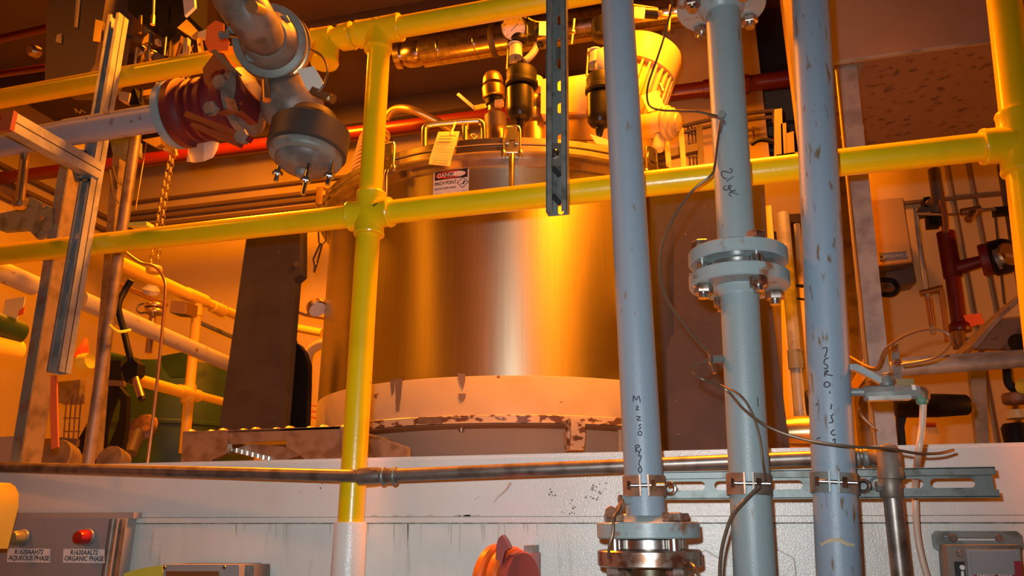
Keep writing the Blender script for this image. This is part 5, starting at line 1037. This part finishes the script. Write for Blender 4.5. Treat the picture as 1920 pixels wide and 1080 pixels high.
# horizontal pipe and its bracket
hp_ = thing('level_pipe', P(1800, 690, 1.85), 'smooth grey level pipe running out of the right edge', 'pipe')
part('pipe_run', tube(B(), [P(1668, 693, 1.86), P(1960, 671, 1.86)], .0172, 22), 'galv', hp_); part('flat_top', bar(B(), P(1690, 678, 1.90), P(1960, 660, 1.90), .03, .012), 'alu', hp_)
part('bracket', slab(B(), [(1671, 645), (1684, 645), (1692, 712), (1675, 712)], 1.835, .012), 'galv_dull', hp_)
for y, x in ((655, 1675), (681, 1681)): hexn(bm := B(), P(x, y, 1.833), (.1, -1, 0), .0095, .008); part('bolt', bm, 'steel', hp_)
# ball valve on pipe C and its tube
bv = thing('ball_valve', P(1664, 750, YP), 'small steel ball valve with lever teed off the worn blue pipe', 'valve')
YV2 = 1.235
part('nipple', tube(B(), [P(1580, 736, YV2), P(1622, 735, YV2)], .0062, 14), 'galv', bv); bd0, bd1 = P(1619, 738, YV2), P(1708, 735, YV2); bdv = (bd1 - bd0).normalized()
part('body', lathe(B(), [(.009, 0), (.0115, .002), (.0115, .030), (.0125, .034), (.0125, .052), (.0105, .056), (.0105, .074), (.008, .078)], bd0, bdv, 8), 'galv', bv)
part('flat_side', bar(B(), bd0 + Vector((.004, -.004, -.009)), bd1 + Vector((-.003, -.004, -.009)), .016, .006), 'alu', bv)
part('bonnet', lathe(B(), [(.010, 0), (.010, .012), (.007, .016)], P(1664, 724, YV2), (0, 0, 1), 14), 'galv_dull', bv); part('stem_nut', hexn(B(), P(1664, 708, YV2), (0, 0, 1), .008, .006), 'copper', bv)
part('lever', prism(B(), [P(x, y, YV2 - .006) for x, y in ((1586, 683), (1606, 682), (1622, 690), (1652, 706), (1672, 706), (1676, 716), (1650, 718), (1616, 700), (1600, 693), (1586, 693))], (0, .012, 0)), 'galv', bv, 'flat steel lever handle')
part('outlet_elbow', tube(B(), spline([P(1706, 733, YV2), P(1722, 734, YV2), P(1731, 738, YV2), P(1731, 748, YV2)], 4), .0088, 14), 'rusty', bv); part('tape_ring', tube(B(), [P(1708, 733, YV2), P(1715, 733, YV2)], .0100, 14), 'glass', bv); part('block', obox(B(), P(1695, 719, YV2 + .004), (.012, 0, 0), (0, .008, 0), (0, 0, .006)), 'brass', bv)
part('compression_nut', lathe(B(), [(.006, 0), (.0085, .003), (.0085, .012), (.006, .016)], P(1730, 759, YV2), (0, 0, 1), 12), 'green_nut', bv, 'green compression nut')
solo('plastic_tube', tube(B(), spline([P(1731, 755, YV2), P(1729, 800, YV2), P(1722, 850, YV2), P(1716, 900, 1.33), P(1717, 960, 1.345), P(1721, 1010, 1.35), P(1732, 1060, 1.35), P(1748, 1110, 1.35)], 8), .0048, 12), 'tube', 'clear pinkish plastic tube hanging from the ball valve', 'tube')
# black nozzle, loose parts behind
nz = thing('black_nozzle', P(1740, 790, 2.0), 'black ribbed hose end lying behind the galvanised post', 'hose'); part('sleeve', lathe(B(), [(.022, 0), (.027, .01), (.028, .09), (.024, .160), (.020, .165)], P(1676, 762, 2.0), (1, .1, .0), 20), 'rubber', nz); part('rod', tube(B(), [P(1788, 761, 2.0), P(1812, 759, 2.0)], .003, 6), 'bronze', nz); part('flap', slab(B(), [(1682, 770), (1702, 772), (1696, 800), (1704, 884), (1686, 884)], 2.0, .02), 'rubber', nz)
solo('small_red_valve', tube(B(), [P(1735, 796, 3.043), P(1754, 797, 3.043)], .008, 10), 'dark_red', 'small dark red handle behind the plastic tube', 'valve')
dp = thing('drain_trap', P(1890, 740, 2.2), 'black bent drain pipe under the level pipe at right', 'pipe'); part('bend', tube(B(), spline([P(1889, 692, 2.2), P(1892, 718, 2.2), P(1904, 728, 2.2), P(1925, 728, 2.2)], 5), .012, 12), 'rubber', dp)
vv = thing('corner_valve', P(1912, 840, 2.1), 'dark valve body at the right edge above the white beam', 'valve'); part('flange', lathe(B(), [(.03, 0), (.034, .005), (.034, .02), (.03, .025)], P(1910, 757, 2.1), (0, 0, 1), 18), 'rusty', vv); part('ring', lathe(B(), [(.026, 0), (.026, .02)], P(1910, 785, 2.1), (0, 0, 1), 18), 'motor', vv); part('body', lathe(B(), [(.028, 0), (.03, .06), (.024, .07)], P(1912, 850, 2.1), (0, 0, 1), 18), 'rubber', vv); part('yellow_knob', lathe(B(), [(.016, 0), (.02, .01), (.01, .03)], P(1918, 727, 2.08), (0, -1, 0), 14), 'tape', vv)
solo('flash_strip', slab(B(), [(1818, 690), (1848, 690), (1856, 850), (1834, 850)], 2.7, .03), 'galv', 'grey strip imitating flash light on the wall behind the level pipe', 'strip')  # added grey slab imitates a flash-lit stripe of wall between shadows
solo('loose_lanyard', tube(B(), spline([P(1640, 700, 1.5), P(1628, 718, 1.5), P(1612, 735, 1.55), P(1608, 760, 1.6), P(1618, 782, 1.6), P(1640, 803, 1.6)], 6), .003, 8), 'wire', 'thin brown lanyard behind the ball valve', 'cable')
solo('corner_gusset', slab(B(), [(1612, 690), (1632, 642), (1636, 690), (1600, 740), (1596, 720)], 2.3, .02), 'box_cream', 'pale gusset plate left of the galvanised post', 'plate')
# ================================================================ GROUND WIRES
def wire(pts, r, label, mat='wire', cat='wire'): return solo('ground_wire', tube(B(), spline(pts, 8), r, 8), mat, label, cat, 'grounding wires on the pipes')
Q = lambda x, y, dy=0.: on_cyl(x, y, PB, .003) + Vector((0, -dy, 0))
wire([P(1266, -300, 1.26), P(1262, -30, 1.26), P(1250, 50, 1.26), P(1232, 110, 1.25), P(1215, 160, 1.25), P(1216, 195, 1.24), P(1238, 206, 1.23), P(1275, 208, 1.21), P(1310, 210, 1.20), Q(1347, 219)], .0020, 'thin brown ground wire dropping from the top to the middle pipe lug')
wire([Q(1350, 230), Q(1346, 262), Q(1340, 310), P(1332, 330, 1.215), P(1298, 358, 1.22), P(1262, 410, 1.22), P(1241, 460, 1.22), P(1237, 510, 1.22), P(1250, 560, 1.22), P(1280, 605, 1.22), P(1310, 642, 1.22), P(1332, 664, 1.22)], .0024, 'brown ground wire bowing out left of the middle blue pipe')
wire([P(1336, 672, 1.215), P(1306, 684, 1.21), P(1296, 696, 1.205), P(1320, 712, 1.195), Q(1360, 730, .002), Q(1395, 768, .002), P(1440, 800, 1.19), P(1500, 822, 1.185), P(1580, 836, 1.185), P(1660, 841, 1.20), P(1720, 850, 1.22), P(1760, 850, 1.24), P(1788, 844, 1.26)], .0022, 'long brown ground wire sweeping across the middle and right pipes')
wire([Q(1352, 722, .001), Q(1388, 742, .003), Q(1410, 775, .003), Q(1424, 820, .002), Q(1431, 870, .003), P(1435, 900, 1.195)], .0019, 'short ground wire running down the middle pipe to its clamp')
wire([P(1424, 912, 1.192), P(1400, 935, 1.19), P(1374, 965, 1.19), P(1358, 1010, 1.19), P(1351, 1050, 1.19), P(1349, 1110, 1.19)], .0027, 'dark ground wire hanging from the middle pipe clamp')
wire([P(1168, 938, 1.195), P(1160, 958, 1.17), P(1151, 972, 1.16), P(1149, 1000, 1.155), P(1143, 1022, 1.155), P(1141, 1045, 1.16)], .0022, 'short yellow brown wire beside the lower left flange')
wire([P(1294, 1056, 1.19), P(1306, 1070, 1.18), P(1318, 1110, 1.18)], .0024, 'orange brown wire end under the lower flange', 'copper')
wire([P(1592, 668, 1.7), P(1640, 690, 1.62), P(1660, 655, 1.60), P(1700, 628, 1.6), P(1745, 617, 1.6), P(1778, 626, 1.6), P(1782, 645, 1.6), P(1750, 672, 1.62), P(1690, 684, 1.64)], .0026, 'thin brown wire looping in front of the galvanised post')
lgn = thing('ground_lug', Q(1352, 225), 'bolted ground lug on the upper middle pipe', 'lug'); hexn(bm := B(), Q(1354, 216), (-.2, -1, -.2), .0075, .006); part('bolt', bm, 'cast_grey', lgn); hexn(bm := B(), Q(1356, 231), (-.2, -1, -.2), .0055, .008); part('nut', bm, 'steel', lgn); part('tongue', tube(B(), [Q(1352, 226), Q(1349, 248)], .0035, 8), 'rusty', lgn); part('tongue', tube(B(), [Q(1330, 216), Q(1350, 220)], .0035, 8), 'rusty', lgn)
l2 = thing('ground_lug', P(1345, 680, 1.22), 'silver ground lug sticking out left of the middle pipe', 'lug'); part('stud', tube(B(), [P(1354, 673, 1.235), P(1334, 674, 1.215)], .0065, 10), 'cast_grey', l2); hexn(bm := B(), P(1336, 674, 1.212), (-1, -.2, 0), .009, .005); part('nut', bm, 'steel', l2); part('terminal', tube(B(), [P(1328, 658, 1.215), P(1340, 700, 1.21)], .0028, 8), 'copper', l2)
l3 = thing('ground_lug', P(1165, 945, 1.2), 'rusty ground lug at the foot of the left blue pipe', 'lug'); part('stud', tube(B(), [P(1184, 938, 1.225), P(1164, 937, 1.205)], .0075, 10), 'blue_flange', l3); hexn(bm := B(), P(1166, 937, 1.205), (-1, -.3, 0), .008, .005); part('nut', bm, 'rusty', l3); part('terminal', tube(B(), [P(1168, 945, 1.19), P(1156, 960, 1.175)], .0055, 8), 'copper_clamp', l3); part('washer', lathe(B(), [(.0085, 0), (.009, .003), (.007, .005)], P(1146, 961, 1.18), (-.3, -1, .2), 14), 'copper_clamp', l3)

# ================================================================ LOWER EDGE: PANELS
pn = thing('control_panel', P(100, 1080, 1.32), 'grey control panel with two indicator lamps at lower left', 'control panel')
Yp = 1.315; z_t = P(100, 972, Yp).z; xr_ = P(200, 1000, Yp).x; xl_ = P(-80, 1000, Yp).x
part('housing', box(B(), (xl_, Yp, z_t - .35), (xr_, 1.392, z_t)), 'panel_grey', pn); part('corner_bead', tube(B(), [(xr_ + .004, Yp + .008, z_t - .35), (xr_ + .004, Yp + .008, z_t - .001)], .007, 12), 'galv_brown', pn); part('side_flange', box(B(), (xr_, 1.345, z_t - .35), (xr_ + .006, 1.356, z_t - .001)), 'galv_brown', pn); part('mount_strip', box(B(), (xl_, 1.37, z_t), (P(262, 975, 1.39).x, 1.394, z_t + .012)), 'panel_grey', pn)
for x, y, mt in ((40, 1008, 'lens_olive'), (161, 1007, 'lens_red')):
    lm = part('indicator_lamp', lathe(B(), [(.0145, 0), (.0165, .002), (.0165, .006), (.0150, .008)], P(x + 6, y, Yp), (0, -1, 0), 28), 'galv', pn); part('lens', lathe(B(), [(.0138, .006), (.0138, .022), (.011, .030), (.004, .032)], P(x + 6, y, Yp), (0, -1, 0), 28), mt, lm, 'red lens' if mt == 'lens_red' else 'olive lens')
def plate_label(x0, y0, x1, y1, l1, l2):
    pl = part('label_plate', slab(B(), [(x0, y0), (x1, y0 + 1), (x1 - 1, y1 + 1), (x0 - 1, y1)], Yp - .001, .001), 'sign_white', pn, 'printed label')
    cx, h_ = (x0 + x1) / 2, y1 - y0; wd_ = P(x1, y0, Yp).x - P(x0, y0, Yp).x
    for s, fy, wf in ((l1, .28, .66), (l2, .72, .95)):
        tm = text_me(s, .0125, 'CENTER'); ww = max(v.co.x for v in tm.vertices) - min(v.co.x for v in tm.vertices)
        for v in tm.vertices: v.co.x *= wd_ * wf / ww
        part('lettering', mk(tm), 'pen', pl, mtx=basis(P(cx, y0 + h_ * fy, Yp - .0014), (1, 0, 0), (0, 0, 1)))
plate_label(14, 1028, 94, 1054, 'R1620AAH72', 'AQUEOUS PHASE'); plate_label(119, 1029, 196, 1055, 'R1620AAL72', 'ORGANIC PHASE')
solo('yellow_guard', prism(B(), [P(x, y, 1.12) for x, y in ((-128, 900), (-26, 903), (-16, 910), (-10, 924), (-11, 950), (-32, 1030), (-128, 1032))], (0, .05, 0)), 'yellow_in', 'bright yellow chamfered guard plate at the lower left edge', 'guard')
jx = thing('junction_box', P(390, 1080, 1.34), 'dark grey box with a bright slot along the bottom edge of the picture', 'box'); part('body', slab(B(), [(306, 1059), (448, 1059), (448, 1200), (306, 1200)], 1.32, .075), 'panel_grey', jx); part('side', slab(B(), [(448, 1059), (476, 1060), (476, 1200), (448, 1200)], 1.34, .055), 'cast_grey', jx); part('slot_plate', slab(B(), [(311, 1071), (410, 1071), (410, 1090), (311, 1090)], 1.315, .004), 'brass', jx)
for x in (309, 421): part('screw', lathe(B(), [(.004, 0), (.003, .002)], P(x, 1064, 1.32), (0, -1, 0), 10), 'steel', jx)
solo('yellow_tape', prism(B(), [P(x, y, 1.33) for x, y in ((232, 1075), (255, 1068), (280, 1063), (305, 1060), (304, 1120), (232, 1120))], (0, .004, 0)), 'tape', 'yellow tape strip left of the dark grey box', 'tape')
# orange sheave
shv = thing('orange_pulley', P(950, 1080, 1.30), 'orange twin disc pulley with a red pointed fin in front of the beam', 'pulley')
o1 = P(940, 1098, 1.31); hax = Vector((1, -.35, 0)).normalized()
part('disc', disc(B(), o1 - hax * .016, hax, .066, .018, .004), 'orange_paint', shv); part('disc', disc(B(), o1 + hax * .006, hax, .062, .022, .004), 'orange_paint', shv); part('hub', disc(B(), o1 + hax * .028, hax, .055, .016, .003), 'dark_red', shv); part('core', disc(B(), o1 - hax * .02, hax, .05, .06), 'dark_red', shv)
part('fin', prism(B(), [P(x, y, 1.26) for x, y in ((928, 1080), (930, 1024), (934, 1010), (941, 1003), (948, 1012), (956, 1028), (946, 1034), (936, 1080))], (0, .02, 0)), 'dark_red', shv)
part('bracket', slab(B(), [(986, 1038), (999, 1038), (999, 1120), (986, 1120)], 1.33, .06), 'dark_red', shv); part('square_tab', slab(B(), [(982, 1023), (998, 1023), (998, 1040), (982, 1040)], 1.34, .05), 'galv_dull', shv)
# emergency stop station
es = thing('stop_station', P(1840, 1080, 1.3), 'grey push button station with red emergency stop legend at lower right', 'push button')
Ye = 1.335
me_ = holed([(-.062, -.012), (-.058, -.016), (.058, -.016), (.062, -.012), (.062, .006), (.056, .012), (-.056, .012), (-.062, .006)], [slot(.002, 0, .062, .004), slot(-.043, 0, .012, .012)], .004); me_.materials.append(MATS['galv_dull'])
pl_c = P(1831, 1011, 1.38); part('mount_plate', me_, None, es, mtx=basis(pl_c, (1, 0, 0), (0, 0, 1)))
part('plate_ear', slab(B(), [(1766, 1006), (1790, 1006), (1790, 1040), (1778, 1040), (1768, 1030)], 1.382, .012), 'galv_dull', es)
for x in (1873, 1787): part('screw', lathe(B(), [(.006, 0), (.005, .003)], P(x, 1009, 1.377), (0, -1, 0), 12), 'steel' if x > 1800 else 'dark_pipe', es)
part('housing', slab(B(), [(1775, 1022), (1914, 1022), (1924, 1200), (1788, 1200)], Ye, .05), 'galv_brown', es); part('front_panel', slab(B(), [(1812, 1030), (1912, 1030), (1922, 1200), (1824, 1200)], Ye - .004, .004), 'panel_grey', es); part('recess_panel', slab(B(), [(1819, 1034), (1898, 1034), (1905, 1077), (1824, 1077)], Ye - .006, .003), 'panel_grey', es)
for x, y, mt in ((1800, 1038, 'steel'), (1905, 1040, 'dark_pipe')): part('screw', lathe(B(), [(.0052, 0), (.004, .003)], P(x, y, Ye), (0, -1, 0), 12), mt, es)
bl = part('black_legend', slab(B(), [(1789, 1053), (1808, 1053), (1814, 1110), (1795, 1110)], Ye - .002, .002), 'ink', es); part('legend_mark', lathe(B(), [(.0036, 0), (.0036, .001)], P(1804, 1064, Ye - .002), (0, -1, 0), 14), 'sign_white', bl); part('legend_mark', slab(B(), [(1802, 1071), (1807, 1071), (1809, 1090), (1803, 1090)], Ye - .003, .001), 'sign_white', bl)
rl = part('red_legend', slab(B(), [(1827, 1078), (1905, 1078), (1908, 1110), (1830, 1110)], Ye - .0065, .003), 'estop_label', es); part('red_legend', slab(B(), [(1901, 1052), (1916, 1052), (1921, 1110), (1906, 1110)], Ye - .0062, .003), 'estop_label', es)
tm = text_me('EMERG  STOP', .0075, 'CENTER'); part('lettering', mk(tm), 'sign_white', rl, mtx=basis(P(1865, 1081.5, Ye - .0068), (1, 0, 0), (0, 0, 1)))
